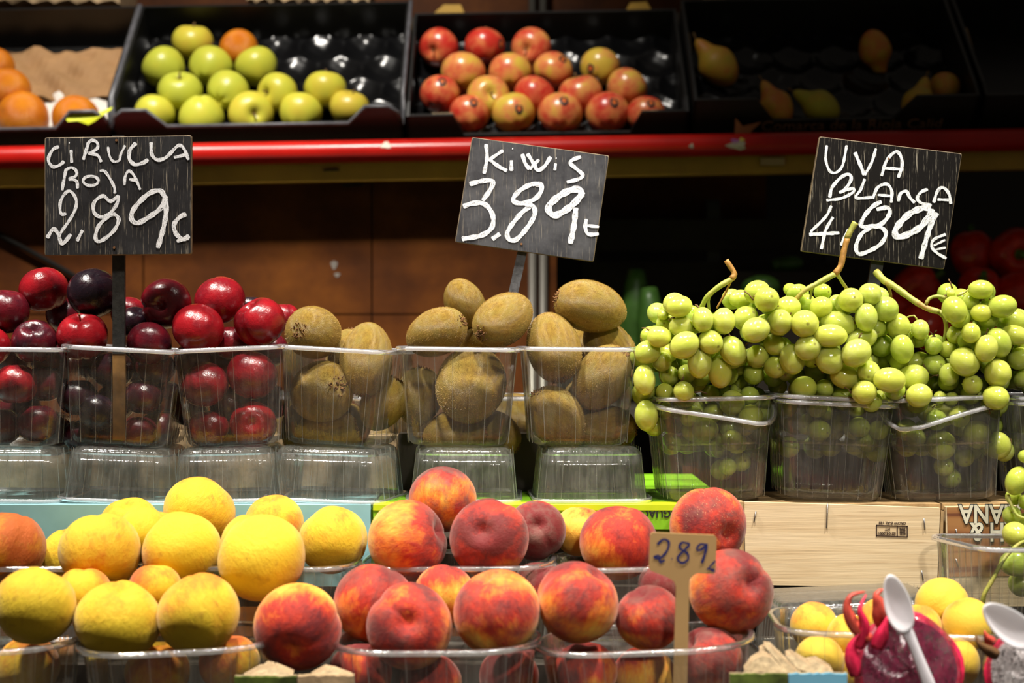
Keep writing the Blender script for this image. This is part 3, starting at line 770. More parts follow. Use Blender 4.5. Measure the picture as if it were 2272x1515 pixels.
# ---------------------------------------------------------------- placing fruit
def relax(items, dmin, dmax, it=80, tight=0.95):
    """slides fruit nearer or farther so that neighbours touch instead of passing through each other"""
    n = len(items)
    uv = np.array([[(i['u'] - 1136) / F, (757.5 - i['v']) / F] for i in items]); rp = np.array([i['r'] / F for i in items])
    D = np.array([i['D'] for i in items]); D0 = D.copy()
    lo = np.array([i.get('lo', dmin) for i in items]); hi = np.array([i.get('hi', dmax) for i in items])
    for _ in range(it):
        xz = uv * D[:, None]; r = rp * D
        d2 = ((xz[:, None] - xz[None]) ** 2).sum(-1); need = (tight * (r[:, None] + r[None])) ** 2 - d2
        dy = D[:, None] - D[None]
        sg = np.sign(dy); sg0 = np.sign(D0[:, None] - D0[None]); sg = np.where(np.abs(dy) < 1e-6, sg0, sg)
        sg = np.where(sg == 0, np.sign(np.arange(n)[:, None] - np.arange(n)[None]), sg)
        want = np.sqrt(np.clip(need, 0, None)); ov = np.clip(want - np.abs(dy), 0, None); np.fill_diagonal(ov, 0)
        D += (sg * ov).sum(1) * 0.22 + (D0 - D) * 0.01
        D = np.clip(D, lo + r * 0.0, hi)
    for i, d in zip(items, D): i['D'] = float(d)

ALL_FRUIT = []
def fruit(kind, u, v, r, D, axis, label, col=(0.3, 0.2, 0, 1), spin=None, group=None, sq=(1, 1, 1), **kw):
    it = dict(kind=kind, u=u, v=v, r=r, D=D, axis=axis, label=label, col=col, spin=spin, group=group, sq=sq); it.update(kw)
    ALL_FRUIT.append(it); return it

MESHES = {'peach': PEACH, 'yellow peach': YPEACH, 'apricot': APRICOT, 'plum': PLUM, 'kiwi': KIWI, 'red apple': RAPPLE, 'green apple': GAPPLE,
          'orange': ORANGE, 'pear': PEAR, 'bell pepper': PEPPER}
NAMES = {'yellow peach': 'peach', 'red apple': 'apple', 'green apple': 'apple', 'bell pepper': 'bell_pepper'}
def make_fruit(it):
    k = it['kind']; ms = MESHES[k]; vi = it.get('variant', rng.randrange(len(ms) if k != 'plum' else 2)); me = ms[vi]
    R = it['r'] / F * it['D']
    sp = it['spin'] if it['spin'] is not None else rng.uniform(0, 6.28)
    o = obj(NAMES.get(k, k), me, None, P(it['u'], it['v'], it['D']), aim_quat(it['axis'], sp), tuple(R * s for s in it['sq']))
    c = it['col']; o.color = (c[0], c[1], c[2], it.get('zw', 1.0))
    tag(o, it['label'], k.split()[-1], it['group'])
    if k == 'kiwi':
        f = obj('fuzz', KFUZZ[vi], o); f['kind'] = 'stuff'
        obj('stem_scar', KSCAR[vi], o)
    if k in ('red apple', 'green apple'): obj('stem', ASTEM, o)
    if it.get('stem'): obj('stem', PLSTEM, o)
    if k == 'pear': obj('stem', PESTEM, o)
    if k == 'bell pepper': obj('stem', PPSTEM, o)
    if it.get('sticker'):
        su, sv = it['sticker']; x = (su - it['u']) / it['r']; z = (it['v'] - sv) / it['r']
        d = Vector((x, -math.sqrt(max(0.05, 1 - x * x - z * z)), z)).normalized()
        q = o.rotation_quaternion.inverted(); dl = q @ d
        # distance of the skin in that direction
        best = max((vv.co.dot(dl) for vv in me.vertices if vv.co.normalized().dot(dl) > 0.985), default=1.0)
        b = obj('sticker', STK_B, o, rot=aim_quat(dl), scale=best + 0.012); obj('sticker_centre', STK_O, b)
    return o

# ---------------------------------------------------------------- clear plastic punnets
def rrect(hx, hy, rc, nc=5, ns=5):
    pts = []
    for (sx, sy, a0) in ((1, 1, 0), (-1, 1, 90), (-1, -1, 180), (1, -1, 270)):
        cx, cy = sx * (hx - rc), sy * (hy - rc)
        for k in range(nc + 1):
            a = math.radians(a0 + 90 * k / nc); pts.append((cx + rc * math.cos(a), cy + rc * math.sin(a)))
        # straight run to the next corner
        nx_, ny_ = {(1, 1): (-1, 1), (-1, 1): (-1, -1), (-1, -1): (1, -1), (1, -1): (1, 1)}[(sx, sy)]
        a1 = math.radians(a0 + 90)
        p0 = pts[-1]; p1 = (nx_ * (hx - rc) + rc * math.cos(a1), ny_ * (hy - rc) + rc * math.sin(a1))
        for k in range(1, ns): pts.append((p0[0] + (p1[0] - p0[0]) * k / ns, p0[1] + (p1[1] - p0[1]) * k / ns))
    return pts
PCACHE = {}
def punnet_mesh(W, Dp, H, tap, rc, sag, rib, body_mat, rim_mat='plastic_rim'):
    key = (W, Dp, H, tap, rc, tuple(sag) if sag else None, rib, body_mat, rim_mat)
    if key in PCACHE: return PCACHE[key]
    def sagz(x, y, t):
        if not sag or y > -Dp * 0.25: return 0.0
        k = min(1.0, (-y - Dp * 0.25) / (Dp * 0.2)) * t ** 4; f = (x / W + 0.5)
        for (f0, s0), (f1, s1) in zip(sag, sag[1:]):
            if f0 <= f <= f1: return -k * (s0 + (s1 - s0) * (f - f0) / (f1 - f0))
        return 0.0
    def ringpts(t, inset=0.0):
        sc = tap + (1 - tap) * t
        return rrect(W / 2 * sc - inset, Dp / 2 * sc - inset, rc * sc - inset * 0.5)
    lev = [(0.0, 0.010, 0.0), (0.0, 0.005, 0.0012), (0.0, 0.0015, 0.0042), (0.0, 0.0, 0.0085), (0.12, 0, None), (0.35, 0, None), (0.65, 0, None), (0.85, 0, None), (1.0, 0, None)]
    vs = []; fs = []; fm = []
    n = len(ringpts(0))
    for (t, ins, z) in lev:
        zz = t * H if z is None else z
        for (x, y) in ringpts(t, ins): vs.append((x, y, zz + sagz(x, y, t)))
    for j in range(len(lev) - 1):
        for i in range(n):
            fs.append((j*n+i, j*n+(i+1)%n, (j+1)*n+(i+1)%n, (j+1)*n+i)); fm.append(0)
    fs.append(tuple(range(n - 1, -1, -1))); fm.append(0)
    # raised ribs up the walls
    def along(t, d):
        r_ = ringpts(t); L = [math.dist(r_[i], r_[(i+1) % n]) for i in range(n)]; tot = sum(L); d = (d % 1.0) * tot
        for i in range(n):
            if d <= L[i]:
                f = d / L[i]; a, b = r_[i], r_[(i+1) % n]
                tx_, ty_ = (b[0]-a[0]) / L[i], (b[1]-a[1]) / L[i]
                return (a[0] + (b[0]-a[0]) * f, a[1] + (b[1]-a[1]) * f, tx_, ty_)
            d -= L[i]
        return (*r_[0], 1, 0)
    per = 2 * (W + Dp); m = int(per / rib)
    for k in range(m):
        d = (k + 0.5) / m; w = 0.00042 if k % 2 else 0.00024; b = len(vs); ts = (0.03, 0.35, 0.7, 0.97)
        for t in ts:
            x, y, tx_, ty_ = along(t, d)
            for (o_, w_) in ((0.0, -w), (0.0007, -w * 0.5), (0.0007, w * 0.5), (0.0, w)):
                vs.append((x + tx_ * w_ + ty_ * o_, y + ty_ * w_ - tx_ * o_, t * H + sagz(x, y, t)))
        for j in range(len(ts) - 1):
            for q in range(3):
                fs.append((b+4*j+q, b+4*j+q+1, b+4*j+q+5, b+4*j+q+4)); fm.append(1)
    body = mesh_from('body', vs, fs, [M[body_mat], M['plastic_rib']], True, fm)
    # rolled rim
    prof = [(0.0, 0.0), (0.0022, 0.0007), (0.0048, 0.0002), (0.0056, -0.0016), (0.0055, -0.0040), (0.0042, -0.0042), (0.0034, -0.0016), (0.0004, -0.0015)]
    r_ = ringpts(1.0); vs = []; fs = []; kq = len(prof)
    for i in range(n):
        a, b = r_[i - 1], r_[(i + 1) % n]; tx_, ty_ = b[0] - a[0], b[1] - a[1]; L = math.hypot(tx_, ty_) or 1; tx_ /= L; ty_ /= L
        for (o_, dz) in prof: vs.append((r_[i][0] + ty_ * o_, r_[i][1] - tx_ * o_, H + dz + sagz(*r_[i], 1.0)))
    for i in range(n):
        for q in range(kq):
            i2 = (i + 1) % n; q2 = (q + 1) % kq; fs.append((i*kq+q, i2*kq+q, i2*kq+q2, i*kq+q2))
    rim = mesh_from('rim', vs, fs, [M[rim_mat]])
    PCACHE[key] = (body, rim); return body, rim

def punnet(loc, W, Dp, H, label, tap=0.87, rc=0.02, roll=0.0, yaw=0.0, inverted=False, group=None, sag=None, rib=0.019, mat='plastic', pitch=0.0, rim='plastic_rim'):
    body, rim = punnet_mesh(W, Dp, H, tap, rc, sag, rib, mat, rim)
    e = empty('plastic_punnet', loc)
    q = Matrix.Rotation(math.radians(-yaw), 4, 'Z') @ Matrix.Rotation(math.radians(roll), 4, 'Y') @ Matrix.Rotation(math.radians(pitch), 4, 'X')
    if inverted: q = q @ Matrix.Translation((0, 0, H)) @ Matrix.Rotation(math.pi, 4, 'X')
    e.matrix_world = Matrix.Translation(loc) @ q
    obj('body', body, e); obj('rim', rim, e)
    return tag(e, label, 'punnet', group)

T2 = CZ - 0.1625           # top of the upturned crates
PW, PH = 0.1175, 0.1005    # tall square punnets
EH = 0.0555                # shallow punnets
# upturned empties that lift the plum and kiwi punnets
GE = 'upturned empty punnets under the plums and kiwis'
emp = [(8, 250, 0.5, 0, 'leftmost upturned empty punnet under the plums'), (255, 250, 2.2, 0, 'upturned empty punnet under the second plum punnet, below the left sign'),
       (497, 234, -1.5, 0, 'upturned empty punnet under the third plum punnet, beside the kiwis'), (735, 262, 1.0, 12, 'upturned empty punnet under the leftmost kiwi punnet'),
       (1028, 238, 0.5, 0, 'upturned empty punnet under the middle kiwi punnet, behind a peach'), (1312, 246, 0.0, -3, 'upturned empty punnet under the right kiwi punnet, on the green crate')]
for (u, wpx, roll, yaw, lab) in emp:
    w = wpx / F * 1.545
    punnet(P(u, 1115, 1.545 + 0.055) * 1.0 if False else Vector((P(u, 0, 1.545).x, 1.545 + 0.055, T2)), w, 0.112, EH, lab, 0.90, 0.018, roll, yaw, True, GE, mat='plastic_clean')
E_TOP = T2 + EH + 0.0005
GP = 'plum punnets'; GK = 'kiwi punnets'; GG = 'grape punnets'
row2 = [(5, 252, 0.6, 0, 'leftmost clear punnet of plums, cut off by the picture edge', GP), (255, 252, 3.0, 3, 'clear punnet of dark plums with the left sign stick in it', GP),
        (508, 240, -2.6, 0, 'clear punnet of red plums next to the kiwis', GP), (745, 246, 3.0, 13, 'leftmost clear punnet of kiwis', GK),
        (1014, 262, 0.8, 0, 'middle clear punnet of kiwis, below the kiwi sign', GK), (1283, 252, 0.4, -2, 'right clear punnet of kiwis, next to the grapes', GK)]
for (u, wpx, roll, yaw, lab, gr) in row2:
    w = wpx / F * 1.54
    punnet(Vector((P(u, 0, 1.545).x, 1.552 + 0.051, E_TOP)), w, 0.115, PH, lab, 0.86, 0.018, roll, yaw, False, gr)
# a second row behind, glimpsed between the kiwi punnets
for (u, lab) in ((640, 'clear kiwi punnet in the second row, behind the leftmost kiwi punnet'), (900, 'clear kiwi punnet in the second row, seen in the gap left of the middle one'), (1160, 'clear kiwi punnet in the second row, seen between two front punnets')):
    punnet(Vector((P(u, 0, 1.70).x, 1.768, T2)), 0.12, 0.115, PH, lab, 0.86, 0.018, 0, 0, False, 'second row of kiwi punnets')
    for dx, dy, dz, k in ((-0.026, -0.02, 0.034, 0), (0.027, -0.018, 0.034, 1), (0.0, -0.012, 0.075, 2), (-0.03, 0.028, 0.034, 3)):
        c = Vector((P(u, 0, 1.70).x + dx, 1.768 + dy, T2 + dz)); D = c.y
        fruit('kiwi', 1136 + c.x / D * F, 757.5 - (c.z - CZ) / D * F, 52, D, (rng.uniform(-1, 1), -0.3, rng.uniform(-0.5, 0.5)), ('left', 'right', 'top', 'rearmost')[k] + ' kiwi of the ' + {640: 'left', 900: 'middle', 1160: 'right'}[u] + ' second-row punnet, behind the front kiwi punnets', group='kiwis behind', noclip=1)
# grape punnets: a shallow one nested in a tall one
gp = [(1590, 262, -1.2, -4, [(0.0, 0.002), (0.15, 0.006), (0.5, 0.013), (0.85, 0.021), (1.0, 0.019)], 'left clear grape punnet with a sagging rim'),
      (1858, 256, 2.6, 0, None, 'middle clear grape punnet, standing on the pale wooden crate'),
      (2122, 262, -2.6, 6, [(0.0, 0.014), (0.14, 0.024), (0.3, 0.022), (0.6, 0.012), (1.0, 0.0)], 'right clear grape punnet with a bent front rim'),
      (2402, 262, 0, 0, None, 'clear grape punnet cut off by the right edge')]
for (u, wpx, roll, yaw, sag, lab) in gp:
    w = wpx / F * 1.535; x = P(u, 0, 1.535).x
    punnet(Vector((x, 1.545 + 0.052, T2 + 0.001)), w, 0.115, PH, lab, 0.86, 0.022, roll, yaw, False, GG, sag, mat='plastic_smoky')
    punnet(Vector((x, 1.545 + 0.052, T2 + PH - EH + 0.0065)), w * 0.985, 0.113, EH, 'shallow punnet nested inside the ' + lab.replace('clear ', '').split(',')[0], 0.90, 0.022, roll, yaw, False, GG, rib=0.016)
# peach punnets
GQ = 'peach punnets'
QW = 0.182
for (u, yaw, roll, lab) in ((95, 0, 0, 'rear left peach punnet, under the yellow peaches at the picture edge'), (560, 0, 0.5, 'rear peach punnet under the large yellow peaches, its rim shows beside a red peach'), (1017, 4, -1.0, 'rear peach punnet in the middle, under the red peaches'), (1452, -3, -1.0, 'rear right peach punnet, behind the small price tag')):
    punnet(Vector((P(u, 0, 1.41).x, 1.4655, T_REAR)), 0.176, 0.112, 0.088, lab, 0.88, 0.036, roll, yaw, False, GQ, rib=0.02, rim='plastic_rim_clear')
for (u, w, yaw, roll, lab) in ((-92, 0.175, 0, -1, 'front peach punnet at the left picture edge'), (385, 0.168, -5, -2.0, 'front punnet of yellow peaches'), (968, 0.172, 3, -1.0, 'front middle peach punnet with a curved rim'), (1455, 0.180, 6, -3.6, 'front right peach punnet with the small price tag in it')):
    punnet(Vector((P(u, 0, 1.285).x, 1.334, T_FRONT)), w, 0.118, 0.088, lab, 0.88, 0.054, roll, yaw, False, GQ, rib=0.02, rim='plastic_rim_clear')
# apricot punnet and the upturned one behind it
punnet(Vector((P(1985, 0, 1.31).x, 1.355, T_FRONT)), 0.188, 0.115, 0.098, 'clear punnet of small yellow apricots below the wooden crate', 0.90, 0.03, 1.0, 3, False, None, rib=0.012, rim='plastic_rim_clear')
punnet(Vector((P(1900, 0, 1.44).x, 1.4660, T_REAR)), 0.165, 0.108, EH, 'upturned empty punnet behind the apricots, against the wooden crate', 0.92, 0.014, -2.0, -4, True, None, rib=0.011, mat='plastic_clean')
# grape punnet low on the right
punnet(Vector((P(2275, 0, 1.42).x, 1.467, T_REAR)), 0.118, 0.10, 0.104, 'clear punnet of grapes low at the right picture edge', 0.86, 0.018, 2.0, -14, False, None, rib=0.012)

# ---------------------------------------------------------------- upturned boxes that carry the second tier
FD = 1.53
def px_box(mb, u0, u1, v0, v1, D, depth, mi=0):
    a = P(u0, v1, D); b = P(u1, v0, D); mb.box((a.x, D, a.z), (b.x, D + depth, b.z), mi)
# pale blue cardboard box
e = empty('cardboard_box', (P(160, 0, FD).x, FD + 0.18, T_CRATE)); tag(e, 'pale blue cardboard box under the plum punnets, behind the yellow peaches', 'box')
def part_world(mb, name, mat, root, smooth=False):
    b = mb.build(name, mat, root, smooth=smooth); b.location = -root.location; return b
x0, x1 = P(-420, 0, FD).x, P(822, 0, FD).x
mb = MB(); mb.box((x0, FD, T_CRATE + 0.001), (x1, FD + 0.004, T2 - 0.0005)); part_world(mb, 'front_panel', M['cyan_card'], e)
mb = MB(); mb.box((x0, FD + 0.004, T2 - 0.005), (x1, FD + 0.36, T2 - 0.0005)); part_world(mb, 'top_panel', M['cyan_card'], e)
for x in (x0, x1 - 0.004):
    mb = MB(); mb.box((x, FD + 0.004, T_CRATE + 0.001), (x + 0.004, FD + 0.36, T2 - 0.005)); part_world(mb, 'side_panel', M['cyan_card'], e)
mb = MB(); y0 = FD + 0.165; mb.box((P(-300, 0, y0).x, y0, T2), (P(880, 0, y0).x, y0 + 0.12, T2 + 0.058))
o = mb.build('cardboard_box', M['kraft'], origin=(P(290, 0, y0).x, y0, T2)); tag(o, 'low brown cardboard box seen through the upturned empty punnets', 'box')
mb = MB(); y0 = FD + 0.137; mb.box((P(884, 0, y0).x, y0, T2), (P(1408, 0, y0).x, y0 + 0.03, T2 + 0.062))  # added block, stands in for shade by hiding the lit green slats
o = mb.build('cardboard_box', M['dark_card'], origin=(P(1150, 0, y0).x, y0, T2)); tag(o, 'added low dark box standing in for shade behind the upturned punnets on the green crate', 'box')
# green avocado crate, upside down
e = empty('fruit_crate', (P(1225, 0, FD).x, FD + 0.18, T_CRATE)); tag(e, 'bright green wooden crate upside down under the kiwi punnets', 'crate')
x0, x1 = P(828, 0, FD).x, P(1628, 0, FD).x
mb = MB(); a = P(828, 1174, FD); mb.box((x0, FD, a.z), (x1, FD + 0.008, T2 - 0.006)); part_world(mb, 'front_board', M['green_paint'], e)
mb = MB(); mb.box((x0, FD - 0.001, T2 - 0.006), (x1, FD + 0.030, T2 - 0.0005)); part_world(mb, 'front_edge', M['top_lit_green'], e)
for k in range(4):
    y = FD + 0.036 + k * 0.082
    mb = MB(); mb.box((x0, y, T2 - 0.006), (x1, y + 0.074, T2 - 0.0005)); part_world(mb, 'slat', M['green_paint'], e)
for u in (838, 1475, 1610):
    xx = P(u, 0, FD).x
    for y in (FD + 0.009, FD + 0.33):
        mb = MB(); mb.box((xx - 0.008, y, T_CRATE + 0.0005), (xx + 0.008, y + 0.016, T2 - 0.0065)); part_world(mb, 'corner_post', M['green_paint'], e)
tx = text('AGUACATES', 'lettering', M['ink_black'], e, P(1438, 1138, FD - 0.0006) - e.location, 0.0110, True, xs=0.95, bold=0.0002)
# pale wooden crate
e = empty('fruit_crate', (P(1866, 0, FD).x, FD + 0.18, T_CRATE)); tag(e, 'pale pine crate upside down under the middle grape punnet, stamped on its front', 'crate')
pl = lambda px, D=FD: [P(u, v, D) for u, v in px]
mb = MB(); mb.prism(pl([(1652, 1113), (2086, 1127), (2079, 1304), (1655, 1297)]), (0, 0.007, 0)); part_world(mb, 'front_panel', M['pine'], e)
mb = MB(); mb.prism(pl([(1640, 1114), (1650, 1113), (1652, 1297), (1642, 1297)], FD + 0.002), (0, 0.02, 0)); part_world(mb, 'corner_post', M['pine_dark'], e)
mb = MB(); mb.prism(pl([(2088, 1131), (2094, 1134), (2088, 1302), (2081, 1302)], FD + 0.001), (0, 0.02, 0)); part_world(mb, 'corner_post', M['pine_dark'], e)
for k in range(2):
    y = FD + 0.009 + k * 0.066
    mb = MB(); mb.box((P(1644, 0, FD).x, y, T2 - 0.007), (P(2092, 0, FD).x, y + 0.060, T2 - 0.0005)); part_world(mb, 'slat', M['pine_dark'], e)
for u in (1648, 2076):
    xx = P(u, 0, FD).x; mb = MB(); mb.box((xx - 0.004, FD + 0.022, T_CRATE + 0.0005), (xx + 0.003, FD + 0.14, T2 - 0.0075)); part_world(mb, 'side_panel', M['pine_dark'], e)
def staple(root, u0, v0, u1, v1, D=FD):
    mb = MB(); mb.tube([P(u0, v0, D + 0.002), P(u0, v0, D - 0.0012), P(u1, v1, D - 0.0012), P(u1, v1, D + 0.002)], 0.00075, 6); part_world(mb, 'staple', M['staple'], root, True)
for s in ((1677, 1135, 1673, 1157), (1836, 1118, 1834, 1170), (2050, 1151, 2052, 1173), (2045, 1266, 2048, 1286)): staple(e, *s)
# the stamp, upside down: a framed mark with lettering
mb = MB()
def stroke(mb, a, b, w, D): 
    a = Vector((*a, 0)); b = Vector((*b, 0)); t_ = (b - a).normalized(); n_ = Vector((-t_.y, t_.x, 0)) * w / 2
    q = [a + n_, b + n_, b - n_, a - n_]; mb.prism([P(p.x, p.y, D) for p in q], (0, 0.0003, 0))
for a, b in (((1944, 1165), (2014, 1168)), ((1944, 1188), (2014, 1191)), ((1945, 1164), (1945, 1190)), ((2013, 1166), (2013, 1192)), ((1991, 1166), (1991, 1190))): stroke(mb, a, b, 2.2, FD - 0.0006)
for k in range(5):
    stroke(mb, (1997 + k * 2.6, 1170 + (k % 2) * 2), (1998 + k * 2.6, 1187), 1.5, FD - 0.0006)
stroke(mb, (1996, 1173), (2010, 1176), 1.3, FD - 0.0006); stroke(mb, (1996, 1180), (2010, 1183), 1.3, FD - 0.0006)
part_world(mb, 'stamp_frame', M['ink_stamp'], e)
for body, u, v, h, xs_ in (('GROW E-AL 183', 1980, 1160, 0.0036, 1.05), ('HT', 1969, 1173, 0.0040, 1.0), ('ES-04-0001', 1967, 1183, 0.0042, 0.95)):
    text(body, 'stamp_lettering', M['ink_stamp'], e, P(u, v, FD - 0.0006) - e.location, h, True, 0.0001, xs_, bold=0.00012, roll=math.radians(1.5))
# printed crate at the right
e = empty('fruit_crate', (P(2300, 0, FD).x, FD + 0.18, T_CRATE)); tag(e, 'brown printed wooden crate with large cream letters at the right edge', 'crate')
mb = MB(); mb.prism(pl([(2098, 1124), (2700, 1116), (2700, 1345), (2102, 1345)], FD + 0.003), (0, 0.007, 0)); part_world(mb, 'front_panel', M['pine'], e)
mb = MB(); mb.prism(pl([(2101, 1126), (2700, 1119), (2700, 1272), (2106, 1279)], FD + 0.0025), (0, 0.0006, 0)); part_world(mb, 'printed_band', M['printed_wood'], e)
mb = MB(); mb.box((P(2098, 0, FD).x, FD + 0.011, T2 - 0.007), (P(2700, 0, FD).x, FD + 0.14, T2 - 0.0005)); part_world(mb, 'top_board', M['pine_dark'], e)
mb = MB(); mb.box((P(2099, 0, FD).x, FD + 0.011, T_CRATE + 0.0005), (P(2103, 0, FD).x + 0.004, FD + 0.14, T2 - 0.0075)); part_world(mb, 'side_panel', M['pine_dark'], e)
for (txt_, u, v) in (('RIANA', 2128, 1138), ('H &', 2153, 1178)):
    for mt, bd, dy in ((M['ink_black'], 0.0014, 0.0018), (M['ink_cream'], 0.0005, 0.0014)):
        text(txt_, 'lettering', mt, e, P(u, v, FD + dy) - e.location, 0.0262, True, 0.0001, 0.80, align='RIGHT', bold=bd)
staple(e, 2121, 1174, 2124, 1190, FD + 0.003); staple(e, 2121, 1240, 2126, 1256, FD + 0.003)

# ---------------------------------------------------------------- fruit on the shelf
def slope_D(O, v, h):
    q = O + N_ * h; zz = q.z - CZ
    return (zz - q.y * math.tan(TH)) / ((757.5 - v) / F - math.tan(TH))
def shelf_fruit(kind, O, lst, group, h):
    for (u, v, r, axis, lab, col, *ex) in lst:
        kw = ex[0] if ex else {}
        D = slope_D(O, v, h) + (0.014 if v > 235 else 0.0) + (0.022 if kind == 'orange' and v > 235 else 0.0)
        fruit(kind, u, v, r, D, axis, lab, (col[0] - (0.1 if kind == 'red apple' else 0.0), col[1], col[2], 1), group=group, **kw)
GA = 'yellow-green apples in the black plastic crate'
shelf_fruit('green apple', OB, [
 (427, 97, 45, (0.1, -0.3, 1), 'dim yellow apple at the very back, above the green ones', (0.75, 0, 0)),
 (365, 152, 48, (-0.75, 0.2, 0.65), 'leftmost green apple of the second row from the back', (0.15, 0, 0)),
 (467, 152, 49, (0.2, 0.6, 0.7), 'middle green apple of the second row, left of a stem-up one', (0.2, 0, 0)),
 (570, 150, 47, (-0.45, 0.1, 0.9), 'right green apple of the second row, in front of the orange', (0.25, 0, 0)),
 (400, 207, 49, (0.05, -0.6, 0.8), 'left green apple of the third row', (0.12, 0, 0)),
 (505, 205, 47, (0.3, 0.7, 0.5), 'centre green apple of the third row', (0.2, 0, 0)),
 (618, 208, 46, (-0.62, -0.75, -0.05), 'yellow apple of the third row with its stem end turned left', (0.5, 0, 0)),
 (722, 202, 47, (0.05, 0.0, 1), 'rightmost yellow apple of the third row, flat topped', (0.55, 0, 0)),
 (342, 256, 45, (0.2, 0.5, 0.8), 'leftmost yellow apple of the front row, tucked behind the crate lip', (0.45, 0, 0)),
 (447, 258, 50, (0, 0.5, -0.9), 'pointed green apple second from left in the front row', (0.3, 0, 0)),
 (556, 253, 50, (0.38, -0.9, -0.1), 'yellow apple of the front row showing its brown stem hollow', (0.6, 0, 0)),
 (667, 252, 47, (0.2, 0.4, 0.9), 'yellow-green apple fourth from left in the front row', (0.5, 0, 0)),
 (775, 242, 44, (0.2, -0.3, 0.9), 'rightmost yellow apple, with a brown bruise', (0.9, 0, 0))], GA, 0.042)
shelf_fruit('orange', OB, [(530, 108, 43, (-0.4, -0.85, 0.2), 'single orange among the green apples', (0, 0, 0))], None, 0.042)
shelf_fruit('orange', OA, [
 (-12, 148, 44, (0, 0, 1), 'topmost orange at the left picture edge', (0, 0, 0)),
 (18, 200, 50, (0, -0.3, 1), 'orange in the middle of the left crate, above the front one', (0, 0, 0)),
 (50, 262, 58, (-0.6, -0.8, 0.1), 'large front orange at the left picture edge', (0, 0, 0)),
 (168, 262, 52, (0.2, -0.3, 0.9), 'orange behind the fluorescent tape', (0, 0, 0))], 'oranges in the left crate', 0.05)
SK = lambda u, v: {'sticker': (u, v)}
shelf_fruit('red apple', OC, [
 (975, 106, 44, (-0.35, -0.8, -0.3), 'leftmost red apple of the back row', (0.95, 0, 0)),
 (1075, 104, 45, (0, 0.2, 1), 'middle dark red apple of the back row', (1.0, 0, 0), SK(1112, 102)),
 (1180, 106, 45, (-0.3, -0.85, -0.2), 'right orange-red apple of the back row', (0.75, 0, 0)),
 (1027, 164, 50, (0.2, 0.5, 0.8), 'pink-red apple, first of the second row', (0.6, 0, 0)),
 (1132, 164, 48, (0, 0.6, 0.8), 'pale pink apple, second of the second row', (0.5, 0, 0)),
 (1228, 157, 45, (-0.5, -0.4, -0.7), 'red apple with a dark sticker, third of the second row', (0.6, 0, 0), SK(1248, 137)),
 (1331, 150, 45, (0.3, 0.4, 0.8), 'yellow and pink apple with a low sticker, right end of the second row', (0.25, 0, 0), SK(1307, 158)),
 (976, 211, 45, (0.1, 0.5, 0.85), 'dull red apple with a sticker at the left crate wall', (0.85, 0, 0), SK(983, 187)),
 (1083, 216, 48, (0.15, -0.95, 0.1), 'striped apple with its stem hollow facing out', (0.45, 0, 0)),
 (1185, 214, 47, (0.5, 0.2, 0.8), 'bright red shiny apple in the middle of the third row', (1.0, 0, 0)),
 (1288, 211, 49, (-0.2, -0.2, 0.95), 'pinkish apple of the third row, right of the bright red one', (0.75, 0, 0)),
 (1390, 196, 46, (0.6, 0.3, 0.7), 'red and yellow apple at the right end of the third row', (0.55, 0, 0)),
 (1041, 255, 45, (0.1, 0.5, 0.8), 'orange-red apple with a sticker, left end of the front row', (0.75, 0, 0), SK(1052, 233)),
 (1140, 253, 48, (-0.2, 0.5, 0.8), 'yellowish apple with a sticker in the front row', (0.2, 0, 0), SK(1152, 247)),
 (1243, 254, 50, (0, 0.5, 0.8), 'orange apple with a sticker on top in the front row', (0.6, 0, 0), SK(1250, 229)),
 (1348, 252, 49, (0, 0.5, 0.8), 'brownish red apple with a sticker in the front row', (0.75, 0, 0), SK(1360, 233)),
 (1434, 256, 44, (0, 0.5, 0.8), 'red apple half hidden by the right crate corner', (0.8, 0, 0), SK(1441, 234))], 'red apples in the black cardboard crate', 0.040)
shelf_fruit('pear', OD, [
 (1592, 145, 42, (-0.62, 0.1, 0.78), 'large dim pear leaning on the left wall of its crate', (0.6, 0, 0)),
 (1942, 112, 36, (0.28, 0.1, -0.95), 'dim orange pear hanging neck down at the back', (0.75, 0, 0)),
 (1722, 236, 37, (-0.42, 0.2, 0.88), 'small orange pear with its neck up, left of the green one', (0.7, 0, 0)),
 (1818, 236, 37, (-0.86, 0.1, 0.52), 'green pear lying on its side', (0.15, 0, 0)),
 (2038, 232, 38, (0.30, 0.2, 0.93), 'yellow pear with its neck up at the right', (0.45, 0, 0)),
 (2096, 196, 36, (0.2, 0.85, 0.4), 'round end of a dim brown pear at the right crate corner', (0.65, 0, 0))], 'pears in the dark crate', 0.042)

# ---------------------------------------------------------------- dark greengrocery behind the grapes
SHB = CZ - 0.10
e = empty('fruit_crate', (P(2080, 0, 2.45).x, 2.5, SHB - 0.02)); tag(e, 'dark crate of red peppers behind the grapes', 'crate')
xa, xb = P(1890, 0, 2.4).x, P(2500, 0, 2.4).x
mb = MB(); mb.box((xa, 2.30, SHB - 0.02), (xb, 2.68, SHB)); part_world(mb, 'base', M['crate'], e)
for (lo, hi, nm) in (((xa, 2.30, SHB), (xb, 2.306, SHB + 0.05), 'front_wall'), ((xa, 2.674, SHB), (xb, 2.68, SHB + 0.16), 'back_wall'), ((xa, 2.306, SHB), (xa + 0.006, 2.674, SHB + 0.08), 'side_wall'), ((xb - 0.006, 2.306, SHB), (xb, 2.674, SHB + 0.08), 'side_wall')):
    mb = MB(); mb.box(lo, hi); part_world(mb, nm, M['crate'], e)
GPp = 'red peppers in the dark behind the grapes'
